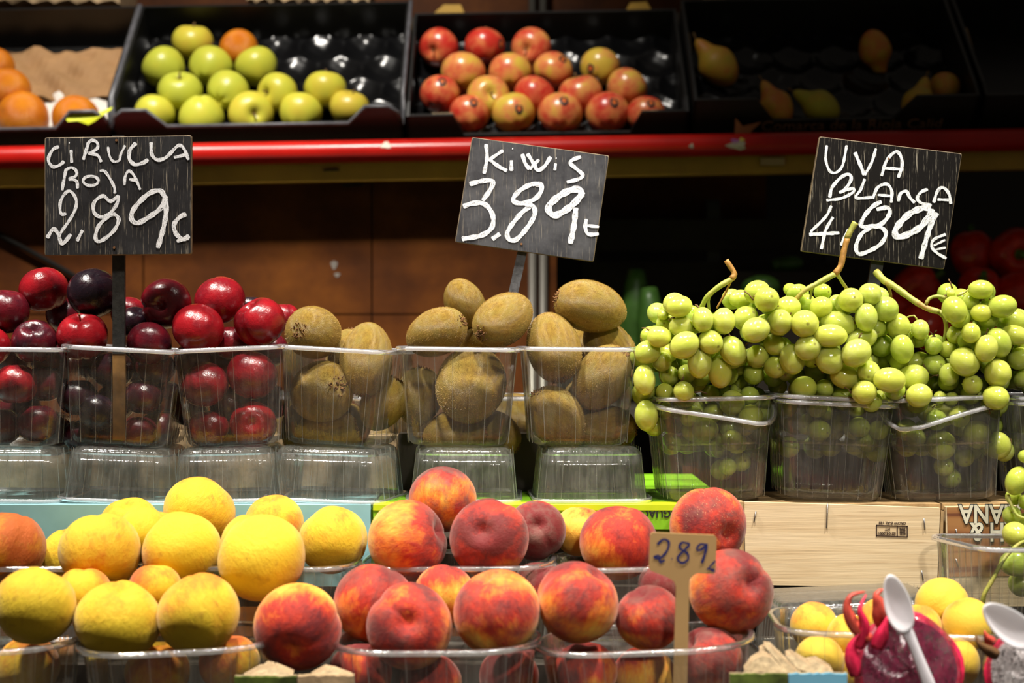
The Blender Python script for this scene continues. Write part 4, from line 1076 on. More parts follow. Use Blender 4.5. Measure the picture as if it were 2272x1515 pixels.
for (u, v, r, D, ax, lab) in (
 (2158, 565, 47, 2.52, (0.05, 0.2, 0.97), 'tall red pepper standing right of the grape sign'), (2252, 565, 58, 2.50, (-0.1, -0.98, -0.05), 'red pepper with its green stem end facing out, at the right edge'),
 (2030, 640, 50, 2.48, (0.7, -0.2, 0.4), 'red pepper lying below the grape sign'), (2170, 645, 46, 2.44, (0.0, -0.8, 0.6), 'red pepper with a dark green stem, above the right grape bunch'),
 (2255, 660, 55, 2.44, (0.9, -0.1, 0.2), 'red pepper lying low at the right edge'), (2060, 715, 58, 2.40, (-0.6, -0.3, -0.6), 'dark red pepper seen between the two grape bunches'),
 (1985, 700, 50, 2.46, (-0.8, 0.1, 0.4), 'red pepper low behind the middle grape bunch'), (2125, 730, 50, 2.37, (0.3, -0.2, 0.8), 'red pepper low behind the right grape bunch'), (2220, 735, 50, 2.37, (0.5, 0.3, -0.5), 'red pepper low behind the rightmost grapes')):
    fruit('bell pepper', u, v, r, D, ax, lab, group=GPp, back=1)
# crate stack and greens in the dark middle
e = empty('fruit_crate', (P(1560, 0, 2.7).x, 2.8, CZ - 0.3)); tag(e, 'stack of dark slatted crates in the shadow left of the grape sign', 'crate')
for k in range(5):
    z = CZ + 0.16 - k * 0.075
    mb = MB(); mb.box((P(1300, 0, 2.7).x, 2.70, z), (P(1860, 0, 2.7).x, 2.712, z + 0.055)); part_world(mb, 'slat', M['dark_card'], e)
for u in (1310, 1585, 1850):
    x = P(u, 0, 2.7).x; mb = MB(); mb.box((x - 0.012, 2.713, CZ - 0.3), (x + 0.012, 2.74, CZ + 0.25)); part_world(mb, 'post', M['dark_metal'], e)
mb = MB(); mb.box((P(1270, 0, 2.4).x, 2.28, SHB - 0.02), (P(1880, 0, 2.4).x, 2.69, SHB)); o = mb.build('shelf_board', M['dark_card']); tag(o, 'dark board with green vegetables behind the left grape bunch', 'shelf')
e = empty('cardboard_box', (P(1730, 0, 2.5).x, 2.52, SHB)); tag(e, 'dark stepped box under the lying cucumbers in the shadow', 'box')
for (y0, y1, zt) in ((2.36, 2.545, CZ + 0.0655), (2.546, 2.685, CZ + 0.1165)):
    mb = MB(); mb.box((P(1630, 0, 2.5).x, y0, SHB + 0.0005), (P(1860, 0, 2.5).x, y1, zt)); part_world(mb, 'block', M['dark_card'], e)
for (u0, v0, u1, v1, D, r, lab) in ((1396, 884, 1412, 600, 2.50, 0.024, 'dark green cucumber standing behind the right kiwi punnet'), (1458, 884, 1440, 640, 2.46, 0.022, 'dark cucumber leaning beside the first one, behind the kiwis'),
      (1655, 640, 1720, 636, 2.42, 0.020, 'yellow-green cucumber lying behind the left grape bunch'), (1715, 588, 1775, 584, 2.58, 0.014, 'pale green cucumber lying under the grape sign')):
    a, b = P(u0, v0, D), P(u1, v1, D); n = 10
    pts = [a.lerp(b, i / n) + Vector((0, 0.006 * math.sin(i * 0.6), 0)) for i in range(n + 1)]
    rad = [r * math.sin(math.pi * (0.08 + 0.84 * i / n)) ** 0.4 for i in range(n + 1)]
    mb = MB(); mb.tube(pts, rad, 14); o = mb.build('cucumber', M['cucumber'], smooth=True, origin=a); tag(o, lab, 'cucumber', 'cucumbers in the shadow')

# ---------------------------------------------------------------- plums
GPL = 'red and dark plums'
plums = [
 (12, 690, 53, 1.60, (0.1, -0.2, 1), 0.45, 'dull red plum at the left edge, upper layer'),
 (97, 643, 54, 1.615, (0.2, 0.2, -1), 0.12, 'bright red plum at the top left of the pile'),
 (145, 700, 43, 1.635, (0.3, 0.5, 0.8), 0.5, 'dull plum wedged between the red and black plums'),
 (207, 650, 57, 1.60, (-0.3, 0.6, -0.7), 1.0, 'almost black plum left of the sign stick'),
 (77, 757, 50, 1.585, (0.05, -0.62, 0.78), 0.62, 'purple plum with a deep crease at the left punnet rim', dict(variant=2, spin=-1.5)),
 (183, 745, 56, 1.585, (0.0, -0.45, 0.9), -0.12, 'bright red plum with a stem and deep hollow', dict(stem=1, variant=2, spin=-1.5)),
 (-25, 768, 48, 1.585, (0, 0, 1), 0.05, 'red plum cut off by the left picture edge'),
 (286, 695, 40, 1.635, (0, 0.3, 1), 0.25, 'red plum mostly behind the sign stick'),
 (300, 716, 38, 1.615, (0.3, -0.4, 0.8), 1.0, 'dark wrinkled plum right of the sign stick'),
 (369, 674, 56, 1.60, (-0.06, -0.97, -0.06), 0.38, 'dark red plum with its stem hollow facing out', dict(variant=2)),
 (331, 762, 50, 1.585, (0.2, 0.6, 0.6), 0.52, 'pinkish purple plum at the rim, right of the sign stick'),
 (488, 667, 57, 1.61, (0.3, 0.3, -0.9), 0.16, 'shiny red plum at the top of the third punnet'),
 (440, 729, 58, 1.58, (-0.5, 0.4, -0.75), -0.02, 'bright red round plum in front at the third punnet rim'),
 (576, 714, 57, 1.59, (-0.5, -0.35, 0.8), 0.08, 'heart-shaped red plum next to the kiwis', dict(spin=-1.2, variant=2)),
 (556, 682, 28, 1.655, (0, 0, 1), 0.95, 'small dark plum peeping out behind the heart-shaped one'),
 (512, 760, 42, 1.63, (0, 0, 1), 0.3, 'pinkish plum in the gap under the top plums of the third punnet'),
 (630, 705, 36, 1.66, (0, 0, 1), 0.15, 'red plum behind the leftmost kiwi'),
 (35, 853, 49, 1.59, (0, 0, -1), 0.15, 'red plum seen through the leftmost punnet wall'),
 (82, 938, 46, 1.59, (0, 0, 1), 0.5, 'purple plum low in the leftmost punnet'),
 (2, 945, 46, 1.592, (0, 0, 1), 0.4, 'plum in the bottom corner of the leftmost punnet'),
 (100, 850, 44, 1.63, (0, 0, 1), 0.6, 'dark plum behind the wall of the leftmost punnet'),
 (172, 880, 44, 1.600, (0, 0, 1), 0.85, 'dark plum seen through the second punnet, left of the stick'),
 (218, 915, 42, 1.585, (0, 0.4, 0.6), 1.0, 'blue-black plum low in the second punnet'),
 (318, 880, 42, 1.595, (0, 0, 1), 0.75, 'purple plum right of the stick inside the second punnet'),
 (180, 965, 40, 1.61, (0, 0, 1), 0.7, 'plum at the bottom left of the second punnet'),
 (308, 960, 42, 1.595, (0, 0, 1), 0.55, 'plum at the bottom right of the second punnet'),
 (250, 820, 46, 1.63, (0, 0, 1), 0.8, 'dark plum behind the stick inside the second punnet'),
 (455, 853, 52, 1.585, (0.2, 0.5, -0.7), 0.3, 'red plum upper left inside the third punnet'),
 (560, 832, 57, 1.590, (0.3, 0.4, 0.8), 0.25, 'large red plum upper right inside the third punnet'),
 (462, 950, 46, 1.590, (0, 0, 1), 0.35, 'plum lower left inside the third punnet'),
 (562, 942, 52, 1.587, (0.1, -0.9, 0.1), 0.08, 'bright plum lower right inside the third punnet'),
 (510, 895, 46, 1.640, (0, 0, 1), 0.6, 'dark plum at the back inside the third punnet')]
for (u, v, wh) in ((30, 790, 'upper left inside the leftmost'), (112, 800, 'upper right inside the leftmost'), (120, 950, 'lower right inside the leftmost'), (45, 905, 'in the middle of the leftmost'), (160, 820, 'in the upper left corner of the second'), (200, 800, 'at the top left, under the black plum, in the second'), (345, 815, 'in the upper right corner of the second'), (300, 810, 'at the top, just right of the stick, in the second'), (258, 890, 'straight behind the stick in the second'), (240, 965, 'at the foot of the stick in the second'), (355, 950, 'in the lower right corner of the second'), (362, 880, 'at the right side of the second'), (430, 800, 'in the upper left corner of the third'), (500, 805, 'at the top middle of the third'), (595, 775, 'in the upper right corner of the third'), (600, 890, 'at the right side of the third'), (418, 905, 'at the left side of the third'), (515, 965, 'at the bottom middle of the third')):
    plums.append((u, v, 44, 1.655, (0.2, 0, 1), 0.55, 'half-hidden plum ' + wh + ' plum punnet'))
pl_items = []
for (u, v, r, D, ax, dark, lab, *ex) in plums:
    pl_items.append(fruit('plum', u, v, r, D, ax, lab, (dark, 0, 0, 1), group=GPL, **(ex[0] if ex else {})))
def walls(items, rim_v, front, back, ext=1.0):
    for i in items:
        R = i['r'] / F * 1.6 * ext
        if i['v'] + i['r'] * 0.6 > rim_v: i['lo'] = front + R
        if i['v'] > rim_v: i['hi'] = max(back - R, i['lo'])
walls(pl_items, 772, 1.557, 1.656)
relax(pl_items, 1.575, 1.68)

# ---------------------------------------------------------------- kiwis
def kax(deg, tilt):
    a, t_ = math.radians(deg), math.radians(tilt)
    return (math.cos(a) * math.cos(t_), -math.sin(t_), math.sin(a) * math.cos(t_))
kiwis = [
 (697, 738, 57, 1.585, kax(170, 68), 0, 'kiwi with its stem scar facing out, top of the left kiwi punnet'),
 (813, 797, 57, 1.590, kax(-95, 12), 1, 'egg-shaped kiwi standing upright in the left punnet'),
 (712, 870, 66, 1.580, kax(18, 52), 2, 'kiwi behind the left punnet wall with its scar to the right'),
 (722, 962, 54, 1.600, kax(15, 0), 0, 'kiwi at the bottom of the left punnet'),
 (850, 895, 48, 1.610, kax(60, 0), 0, 'shaded kiwi at the right side of the left punnet'),
 (770, 955, 46, 1.640, kax(60, 0), 0, 'dim kiwi at the back of the left punnet'),
 (1030, 672, 43, 1.635, kax(-65, -20), 0, 'small kiwi lying at the very top back of the middle punnet'),
 (968, 738, 51, 1.600, kax(24, 26), 1, 'kiwi at the left rim of the middle punnet, scar to the right'),
 (1117, 708, 56, 1.580, kax(216, 44), 1, 'large kiwi on top of the middle punnet, scar at lower left'),
 (1228, 770, 60, 1.585, kax(-75, 20), 0, 'kiwi standing at the left of the right punnet'),
 (1310, 680, 56, 1.605, kax(166, 10), 1, 'large kiwi lying on top of the right punnet'),
 (1352, 775, 54, 1.625, kax(-55, 0), 0, 'kiwi under the top one at the right rim'),
 (1044, 856, 78, 1.592, kax(85, -62), 2, 'big round kiwi in the middle of the middle punnet'),
 (1010, 962, 54, 1.605, kax(10, 10), 0, 'kiwi at the bottom of the middle punnet'),
 (930, 880, 50, 1.615, kax(80, 0), 0, 'dim kiwi at the left inside the middle punnet'),
 (1095, 960, 48, 1.630, kax(-30, 0), 0, 'dim kiwi at the bottom right of the middle punnet'),
 (1336, 838, 60, 1.585, kax(52, 15), 0, 'kiwi leaning at the right inside the right punnet'),
 (1236, 928, 58, 1.582, kax(125, 10), 0, 'kiwi lower left inside the right punnet'),
 (1345, 950, 50, 1.615, kax(0, 0), 0, 'dim kiwi at the bottom right of the right punnet'),
 (1062, 748, 48, 1.650, kax(20, 0), 0, 'kiwi in the gap behind the two top kiwis of the middle punnet'),
 (1285, 768, 48, 1.655, kax(40, 0), 0, 'kiwi in the gap under the top kiwi of the right punnet'),
 (770, 790, 46, 1.655, kax(70, 0), 0, 'kiwi in the gap between the two top kiwis of the left punnet'),
 (1290, 900, 46, 1.650, kax(80, 0), 0, 'dim kiwi at the back of the right punnet'),
 (670, 950, 46, 1.650, kax(80, 0), 0, 'dim kiwi in the left bottom corner of the left punnet')]
kw_items = []
for (u, v, r, D, ax, var, lab) in kiwis:
    kw_items.append(fruit('kiwi', u, v, r * 1.04, D, ax, lab, group='kiwis in the front punnets', variant=var))
walls(kw_items, 772, 1.558, 1.662, 1.08)
relax(kw_items, 1.575, 1.69, tight=1.0)

# ---------------------------------------------------------------- peaches
GY, GR = 'yellow peaches on the left', 'red peaches on the right'
yp = [
 (15, 1216, 86, 1.44, (0.2, 0.3, 0.9), (0.55, 0, 0), 'orange-blushed peach at the left picture edge', {}),
 (77, 1343, 88, 1.335, (0.3, 0.5, 0.8), (0.02, 0, 0), 'pale yellow peach below the orange one at the left edge', {}),
 (163, 1236, 72, 1.485, (0, 0, 1), (0.05, 0, 0), 'yellow peach mostly hidden behind its neighbour on the left', {}),
 (223, 1226, 89, 1.43, (0.10, -0.66, -0.75), (0.12, 0, 0), 'yellow peach with a dark hollow underneath', dict(variant=1)),
 (288, 1168, 66, 1.50, (0, -0.5, 0.85), (0.02, 0, 0), 'small yellow peach at the back with a stem speck', {}),
 (325, 1185, 66, 1.475, (0.3, 0.2, 0.9), (0.0, 0, 0), 'yellow peach tucked in front of the speckled one', {}),
 (441, 1134, 79, 1.49, (0.5, 0.4, 0.7), (0.14, 0, 0), 'topmost yellow peach with brown spots', {}),
 (405, 1220, 87, 1.435, (0.3, 0.3, -0.9), (0.12, 0, 0), 'dented yellow peach under the topmost one', {}),
 (608, 1162, 68, 1.505, (-0.2, -0.3, 0.9), (0.10, 0, 0), 'yellow peach with a brown spot on top, behind the large one', {}),
 (563, 1205, 72, 1.48, (0, 0.2, 0.9), (0.02, 0, 0), 'yellow peach showing only its top behind the large one', {}),
 (578, 1238, 97, 1.415, (0.5, 0.2, -0.8), (0.0, 0, 0), 'largest yellow peach with a scar at lower right', dict(spin=1.0)),
 (738, 1197, 77, 1.465, (-0.5, 0.3, 0.8), (0.06, 0, 0), 'greenish yellow peach next to the red peaches', {}),
 (262, 1376, 94, 1.33, (0.2, -0.3, 0.93), (0.06, 0, 0), 'yellow peach in the front row with a dark speck on top', dict(sq=(1, 1, 0.94))),
 (440, 1362, 92, 1.33, (-0.4, 0.3, 0.8), (0.08, 0, 0), 'front yellow peach right of the speckled one', {}),
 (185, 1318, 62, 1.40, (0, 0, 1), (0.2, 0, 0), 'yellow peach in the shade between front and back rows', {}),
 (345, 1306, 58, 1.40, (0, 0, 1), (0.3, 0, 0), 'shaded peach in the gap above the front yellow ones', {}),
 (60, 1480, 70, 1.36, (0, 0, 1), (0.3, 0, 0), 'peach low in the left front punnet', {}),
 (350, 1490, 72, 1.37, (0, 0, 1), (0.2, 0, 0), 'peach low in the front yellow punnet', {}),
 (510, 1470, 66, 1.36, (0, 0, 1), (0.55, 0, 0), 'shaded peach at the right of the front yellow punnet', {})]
rp = [
 (660, 1390, 97, 1.31, (-0.04, -0.9, -0.42), (0.36, 0.0, 0), 'peach with a dark red heart and yellow shoulders, in front', dict(spin=0.2, zw=2.6)),
 (904, 1198, 90, 1.44, (0.85, -0.25, 0.3), (0.66, 0.35, 0), 'red-orange peach at the left of the back row', {}),
 (983, 1107, 75, 1.495, (0.1, 0.5, 0.8), (0.75, 0.9, 0), 'dusky wrinkled peach at the very top', {}),
 (1085, 1194, 88, 1.44, (-0.18, -0.92, 0.34), (0.72, 0.25, 0), 'red peach with its stem hollow facing out', dict(spin=1.2)),
 (1190, 1176, 66, 1.495, (0.05, -0.9, 0.3), (1.0, 1.0, 0), 'dark brownish peach with a yellow top', {}),
 (1287, 1178, 58, 1.505, (0.1, 0.3, 0.9), (0.22, 0.1, 0), 'small orange-yellow peach at the back', {}),
 (1371, 1203, 86, 1.445, (0.05, -0.25, 0.97), (0.70, 0.05, 0), 'red peach behind the small price tag', dict(spin=0.8)),
 (1571, 1166, 86, 1.475, (0.45, -0.86, -0.15), (0.62, 0.5, 1.0), 'large speckled peach with a yellow top, in front of the grapes', dict(spin=1.6)),
 (830, 1338, 91, 1.375, (0.3, 0.4, 0.9), (0.62, 0.45, 0), 'dusty pink-red peach behind the front row', {}),
 (985, 1318, 68, 1.40, (0, 0.6, 0.8), (0.42, 0.2, 0), 'orange peach showing between three red ones', {}),
 (908, 1390, 95, 1.31, (0.03, -0.93, 0.30), (0.66, 0.45, 0), 'dark rose peach with a hollow, front row', dict(spin=2.4)),
 (1102, 1357, 97, 1.315, (-0.35, -0.25, 0.9), (0.42, 0.45, 0), 'yellow-topped peach with a crease, front row middle', dict(spin=-0.9)),
 (1282, 1336, 92, 1.33, (0.5, -0.2, 0.8), (0.58, 0.5, 0), 'large orange and red peach left of the price tag', {}),
 (1440, 1370, 74, 1.345, (-0.3, -0.3, 0.9), (0.72, 0.6, 0), 'dark red peach just behind the tag stick', {}),
 (1621, 1312, 94, 1.36, (0.42, -0.84, 0.34), (0.62, 0.65, 0), 'large peach with a deep hollow right of the price tag', dict(spin=0.5)),
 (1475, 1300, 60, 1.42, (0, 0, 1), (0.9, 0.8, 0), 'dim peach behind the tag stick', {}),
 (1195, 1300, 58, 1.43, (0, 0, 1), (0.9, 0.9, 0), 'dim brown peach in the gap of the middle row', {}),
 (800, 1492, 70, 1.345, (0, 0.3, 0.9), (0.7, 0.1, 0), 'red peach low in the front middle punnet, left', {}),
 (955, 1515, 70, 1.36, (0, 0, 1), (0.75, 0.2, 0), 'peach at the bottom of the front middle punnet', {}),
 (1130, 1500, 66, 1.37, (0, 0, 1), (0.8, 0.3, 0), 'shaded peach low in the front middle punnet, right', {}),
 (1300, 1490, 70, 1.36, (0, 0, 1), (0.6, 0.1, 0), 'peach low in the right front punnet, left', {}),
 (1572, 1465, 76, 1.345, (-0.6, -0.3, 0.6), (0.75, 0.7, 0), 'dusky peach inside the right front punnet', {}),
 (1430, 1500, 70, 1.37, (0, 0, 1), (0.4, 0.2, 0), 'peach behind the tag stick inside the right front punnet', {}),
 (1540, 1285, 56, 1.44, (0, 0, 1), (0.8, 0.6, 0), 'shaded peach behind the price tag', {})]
pe_items = []
for lst, kd, gr in ((yp, 'yellow peach', GY), (rp, 'peach', GR)):
    for (u, v, r, D, ax, col, lab, kw) in lst:
        pe_items.append(fruit(kd, u, v, r, D, ax, lab, (col[0] + (0.12 if kd == 'yellow peach' else -0.06), col[1], col[2], 1), group=gr, **kw))
for i in pe_items:
    if i['D'] < 1.40: i['lo'] = 1.284 + i['r'] / F * 1.33
relax(pe_items, 1.30, 1.505)

# ---------------------------------------------------------------- apricots
ap = [(1806, 1388, 52, 1.37, (0, -0.1, 1), (0.3, 0, 0), 'apricot with a crease on top at the left of its punnet'), (1818, 1466, 55, 1.335, (0, 0.4, 0.9), (0.15, 0, 0), 'apricot low in front at the left of its punnet'),
 (1885, 1412, 50, 1.35, (0.4, 0.2, 0.9), (0.05, 0, 0), 'greenish yellow apricot left of the dragonfruit'), (2090, 1340, 58, 1.40, (0.7, 0.2, 0.5), (0.05, 0, 0), 'topmost yellow apricot beside the plastic spoon'),
 (2040, 1392, 50, 1.375, (0.2, 0.3, 0.9), (0.3, 0, 0), 'orange-tipped apricot behind the spoon'), (2148, 1384, 57, 1.365, (-0.3, 0.3, 0.8), (0.1, 0, 0), 'yellow apricot between the two spoons'),
 (2118, 1470, 55, 1.335, (0, 0, 1), (0.1, 0, 0), 'apricot low at the right of its punnet'), (1955, 1375, 48, 1.39, (0, 0, 1), (0.2, 0, 0), 'apricot behind the dragonfruit scales'), (1890, 1495, 48, 1.345, (0, 0, 1), (0.15, 0, 0), 'apricot at the bottom of the punnet beside the dragonfruit')]
ap_items = [fruit('apricot', u, v, r, D, ax, lab, (*c, 1), group='small yellow apricots', sq=(1, 1, 1.0)) for (u, v, r, D, ax, c, lab) in ap]
relax(ap_items, 1.325, 1.41)
for it in ALL_FRUIT: make_fruit(it)

# ---------------------------------------------------------------- grapes
ZA, ZB, ZC = (1120, 560), (1632, 560), (1632, 900)
# (x, y, rx, ry, layer[, angle]) read off in enlargements of 3.55 : 1
LEFT = [(ZA, [(1340,410,92,88,2),(1375,425,98,82,0,10),(1245,490,42,58,2),(1255,560,62,62,2),(1390,585,95,76,1,0),(1560,530,80,95,0,95),(1725,540,86,100,1,90),(1470,475,55,55,3),
  (1215,665,92,80,1,0),(1125,650,52,58,2),(1125,785,100,88,1,20),(1415,730,118,98,0,35),(1620,705,90,92,0),(1795,775,95,118,0,120),(1240,860,90,72,2),(1290,790,72,88,2),
  (1100,1005,82,115,1,95),(1300,970,85,72,3),(1435,955,70,70,2),(1535,870,90,118,1,85),(1695,945,90,118,1,95),(1410,1095,82,76,1),(1260,1100,70,66,2),(1115,1285,88,118,1,95),
  (1090,1110,88,88,3),(1830,900,66,72,3),(1570,980,62,62,4),(1400,850,58,58,4),(1650,800,62,62,3),(1620,1110,80,66,4),(1790,1185,95,105,1),(1935,1300,95,95,1),(1465,1290,82,92,2),
  (1575,1390,90,90,1),(1790,1480,86,82,1),(1640,1265,80,72,3),(1250,1240,70,80,4),(1480,1180,80,70,4),(1340,1180,60,60,4),(1700,1080,70,70,4),(1850,1090,75,75,4)]),
  (ZC, [(-60,480,70,66,3),(40,440,75,75,4),(-120,330,80,80,4)])]
MID = [(ZB, [(40,365,92,68,2,0),(170,312,100,88,1,15),(245,372,100,92,0),(80,520,92,92,1),(160,610,108,94,0,25),(348,550,94,98,0),(415,430,95,82,1,0),(545,562,104,104,0),(430,292,92,48,4),
  (470,315,82,60,3),(560,395,66,62,3),(685,310,70,62,4),(674,430,80,80,1),(568,752,95,95,0),(745,657,130,88,0,0),(812,560,140,92,1,-12),(800,405,70,72,3),(907,376,92,92,1),(1057,330,85,85,1),
  (1030,512,84,106,1,90),(1180,445,100,95,2,-20),(992,680,125,84,1,20),(950,792,118,102,0,35),(742,842,106,114,0,120),(446,840,94,116,1,100),(310,725,82,86,2),(312,905,82,96,2),(172,820,92,86,2),
  (145,955,85,80,3),(110,1130,80,72,3),(642,930,116,96,3),(860,977,112,92,1,-15),(1050,942,90,84,1),(1212,1005,124,95,0,-5),(1013,1103,95,90,0),(1142,1150,64,66,2),(535,1072,106,92,2),(700,1072,76,70,2),
  (835,1122,90,74,2),(1150,600,56,76,3),(1150,732,86,96,3),(1280,580,90,96,2,110),(1312,760,86,112,2,100),(1290,862,72,72,3),(1150,842,80,72,4),(1070,842,54,62,3),(480,975,75,75,4),(330,1050,70,70,4),(650,1230,95,62,2),
  (972,1375,95,75,1),(1125,1400,72,86,2),(1032,1492,82,76,2),(660,1400,85,80,3),(820,1330,80,75,4),(950,1240,70,60,3),(1060,1260,60,50,3),(230,560,60,60,3),(640,540,60,60,3),(1000,600,60,60,3),(880,860,60,60,3)])]
RIGHT = [(ZB, [(1455,607,67,76,1,90),(1365,650,32,36,2),(1695,320,38,33,1),(1930,292,92,72,0,0),(1855,386,72,64,1,0),(1725,455,92,108,0,110),(1935,475,78,68,0,0),(2100,425,110,86,1,10),(1970,372,62,52,3),
  (2190,532,100,84,2,-30),(1735,646,70,80,2),(1855,635,70,78,0,90),(1975,757,84,104,0,80),(2070,712,92,116,1,110),(2205,652,112,74,1,-15),(2150,582,92,54,3),(2235,835,82,96,2),(1960,572,54,54,3),
  (1805,862,116,106,0,-40),(1560,736,66,66,2),(1672,762,70,66,3),(1565,882,80,80,2),(1430,862,102,72,3,20),(1400,982,116,95,1,5),(1682,962,74,86,1,90),(2065,952,100,108,1,95),(1866,1042,80,74,0),
  (2255,1000,58,86,2),(1445,1127,98,90,0,15),(1745,1097,82,64,3),(1610,1142,72,48,2),(1700,1152,70,52,2),(2050,1142,92,96,0),(1312,1132,54,48,2),(1612,1282,128,90,0,0),(1762,1292,80,92,1),(1922,1262,80,82,3),
  (1905,1432,102,108,0,110),(2062,1520,102,104,1,120),(2120,780,70,70,3),(1900,800,70,70,4),(2000,900,70,70,4),(1640,860,60,60,4),(1550,1040,70,70,4),(1720,1000,60,60,4),(1950,1100,80,80,4),(2160,1000,70,80,4)]),
  (ZC, [(1620,310,110,110,1),(1640,480,80,72,3),(1800,400,75,75,4),(1420,250,70,90,3)])]
EDGE = [(ZC, [(2215,592,82,112,1,65),(2285,400,50,74,1),(2178,865,74,72,2),(2205,1012,92,92,0),(2290,760,60,80,2),(2190,720,60,60,3),(2290,920,70,80,3),(2215,1240,130,100,3,0),(2330,1180,100,100,3),(2250,1400,100,95,4),(2350,1060,90,90,2),(2340,560,70,90,2)])]
def P3(off, x, y): return (off[0] + x / 3.55, off[1] + y / 3.55)
def bunch(lists, D0, step, label, dmin, dmax, seed, fill=True, pun=()):
    r_ = random.Random(seed); items = []
    for off, lst in lists:
        for q in lst:
            u, v = P3(off, q[0], q[1]); rx, ry, lay = q[2] / 3.55 * 1.06, q[3] / 3.55 * 1.06, q[4]; ang = q[5] if len(q) > 5 else None
            a, b = max(rx, ry), min(rx, ry)
            items.append(dict(u=u, v=v, r=math.sqrt(a * b), a=a, b=b, D=D0 + step * lay, ang=ang, lay=lay))
    if fill:
        for i in list(items):
            if i['lay'] <= 3:
                items.append(dict(u=i['u'] + r_.uniform(-14, 14), v=i['v'] + r_.uniform(-4, 16), r=24, a=26, b=23, D=i['D'] + 0.036, ang=None, lay=4))
                items.append(dict(u=i['u'] + r_.uniform(-22, 22), v=i['v'] + r_.uniform(-2, 30), r=24, a=26, b=23, D=i['D'] + 0.026, ang=None, lay=4))
    for (ua, ub) in pun:
        for uu in range(ua, ub, 45):
            for vv in (905, 948, 990):
                items.append(dict(u=uu + r_.uniform(-10, 10), v=vv + r_.uniform(-9, 9), r=25, a=27, b=24, D=1.60 + r_.uniform(-0.02, 0.03), ang=None, lay=3))
    for i in items:
        if any(ua - 40 < i['u'] < ub + 40 for ua, ub in pun) and i['v'] > 893: i['lo'] = 1.5475 + i['a'] / F * 1.56; i['hi'] = 1.64
    relax(items, dmin, dmax, 90, 0.93)
    cu = sum(i['u'] for i in items) / len(items); vmax = max(i['v'] for i in items)
    root = empty('grape_bunch', P(cu, vmax, 1.58)); tag(root, label, 'grapes', 'bunches of white grapes')
    for i in items:
        c = P(i['u'], i['v'], i['D']) - root.location; k = i['D'] / F
        if i['ang'] is None:
            ax = Vector((r_.uniform(-0.6, 0.6), -1, r_.uniform(-0.6, 0.6))) * r_.choice((1, -1)); la = i['r'] * 1.12
        else:
            an = math.radians(i['ang']); ax = Vector((math.cos(an), r_.uniform(-0.25, 0.25), math.sin(an))) * r_.choice((1, -1)); la = i['a']
        if ax.y > 0 and r_.random() < 0.3: ax = -ax
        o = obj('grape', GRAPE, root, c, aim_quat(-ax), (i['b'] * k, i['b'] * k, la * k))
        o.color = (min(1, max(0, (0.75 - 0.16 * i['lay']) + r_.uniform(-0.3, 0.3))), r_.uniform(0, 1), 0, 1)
    return root, items
def stem(root, pts, rad, mat='stem_green', name='stem', n=9):
    q = catmull([P(*p) for p in pts], 0.003); k = len(q)
    rr = [rad[0] + (rad[1] - rad[0]) * i / (k - 1) for i in range(k)]
    rr = [x * (1 + 0.10 * math.sin(i * 1.7) * math.sin(i * 0.6)) for i, x in enumerate(rr)]
    mb = MB(); mb.tube(q, rr, n); b = mb.build(name, M[mat], root, smooth=True); b.location = -root.location
def twigs(root, items, n, seed):
    r_ = random.Random(seed); mb = MB(); vis = [i for i in items if i['lay'] <= 2]
    for _ in range(n):
        i = r_.choice(vis); a = r_.uniform(0, 6.28); u = i['u'] + math.cos(a) * i['r'] * 1.02; v = i['v'] + math.sin(a) * i['r'] * 1.02
        p = P(u, v, i['D'] + 0.006); q = p + Vector((r_.uniform(-1, 1), r_.uniform(0, 1.0), r_.uniform(-0.4, 1))).normalized() * r_.uniform(0.006, 0.014)
        mb.tube([p, p.lerp(q, 0.5) + Vector((0, 0, 0.0015)), q], [0.0011, 0.0006, 0.0008], 5)
    b = mb.build('twigs', M['twig'], root, smooth=True); b.location = -root.location; b['kind'] = 'stuff'
b1, i1 = bunch(LEFT, 1.535, 0.014, 'left bunch of white grapes beside the kiwis, with an orange-brown stalk', 1.522, 1.66, 1, pun=((1490, 1705),))
stem(b1, [(1556, 684, 1.575), (1568, 660, 1.565), (1592, 638, 1.56), (1624, 618, 1.56)], (0.0026, 0.0030))
stem(b1, [(1622, 619, 1.56), (1630, 608, 1.56), (1621, 592, 1.56), (1611, 577, 1.56)], (0.0033, 0.0026), 'stem_brown', 'stem_tip')
stem(b1, [(1622, 622, 1.565), (1612, 645, 1.575), (1590, 684, 1.58)], (0.0014, 0.0010), 'stem_brown', 'side_stem')
stem(b1, [(1576, 650, 1.562), (1572, 668, 1.57), (1574, 690, 1.575)], (0.0018, 0.0014), name='side_stem')
twigs(b1, i1, 26, 3)
b2, i2 = bunch(MID, 1.535, 0.014, 'middle bunch of white grapes with a tall stalk in front of the grape sign', 1.522, 1.66, 2, pun=((1755, 1965),))
stem(b2, [(1762, 668, 1.55), (1785, 645, 1.545), (1815, 628, 1.545), (1852, 608, 1.545)], (0.0022, 0.0032))
stem(b2, [(1852, 608, 1.545), (1865, 590, 1.545), (1872, 558, 1.545), (1880, 528, 1.545)], (0.0033, 0.0030), 'stem_brown', 'stem_middle')
stem(b2, [(1879, 530, 1.545), (1886, 514, 1.545), (1893, 502, 1.545), (1898, 494, 1.545)], (0.0030, 0.0034), name='stem_tip')
stem(b2, [(1856, 605, 1.545), (1866, 622, 1.55), (1880, 642, 1.56)], (0.0020, 0.0016), name='side_stem')
stem(b2, [(1802, 634, 1.546), (1800, 650, 1.555), (1798, 662, 1.565)], (0.0016, 0.0012), name='side_stem')
twigs(b2, i2, 26, 4)
b3, i3 = bunch(RIGHT, 1.540, 0.014, 'right bunch of white grapes with a long green stalk, below the grape sign corner', 1.524, 1.66, 3, pun=((2015, 2240),))
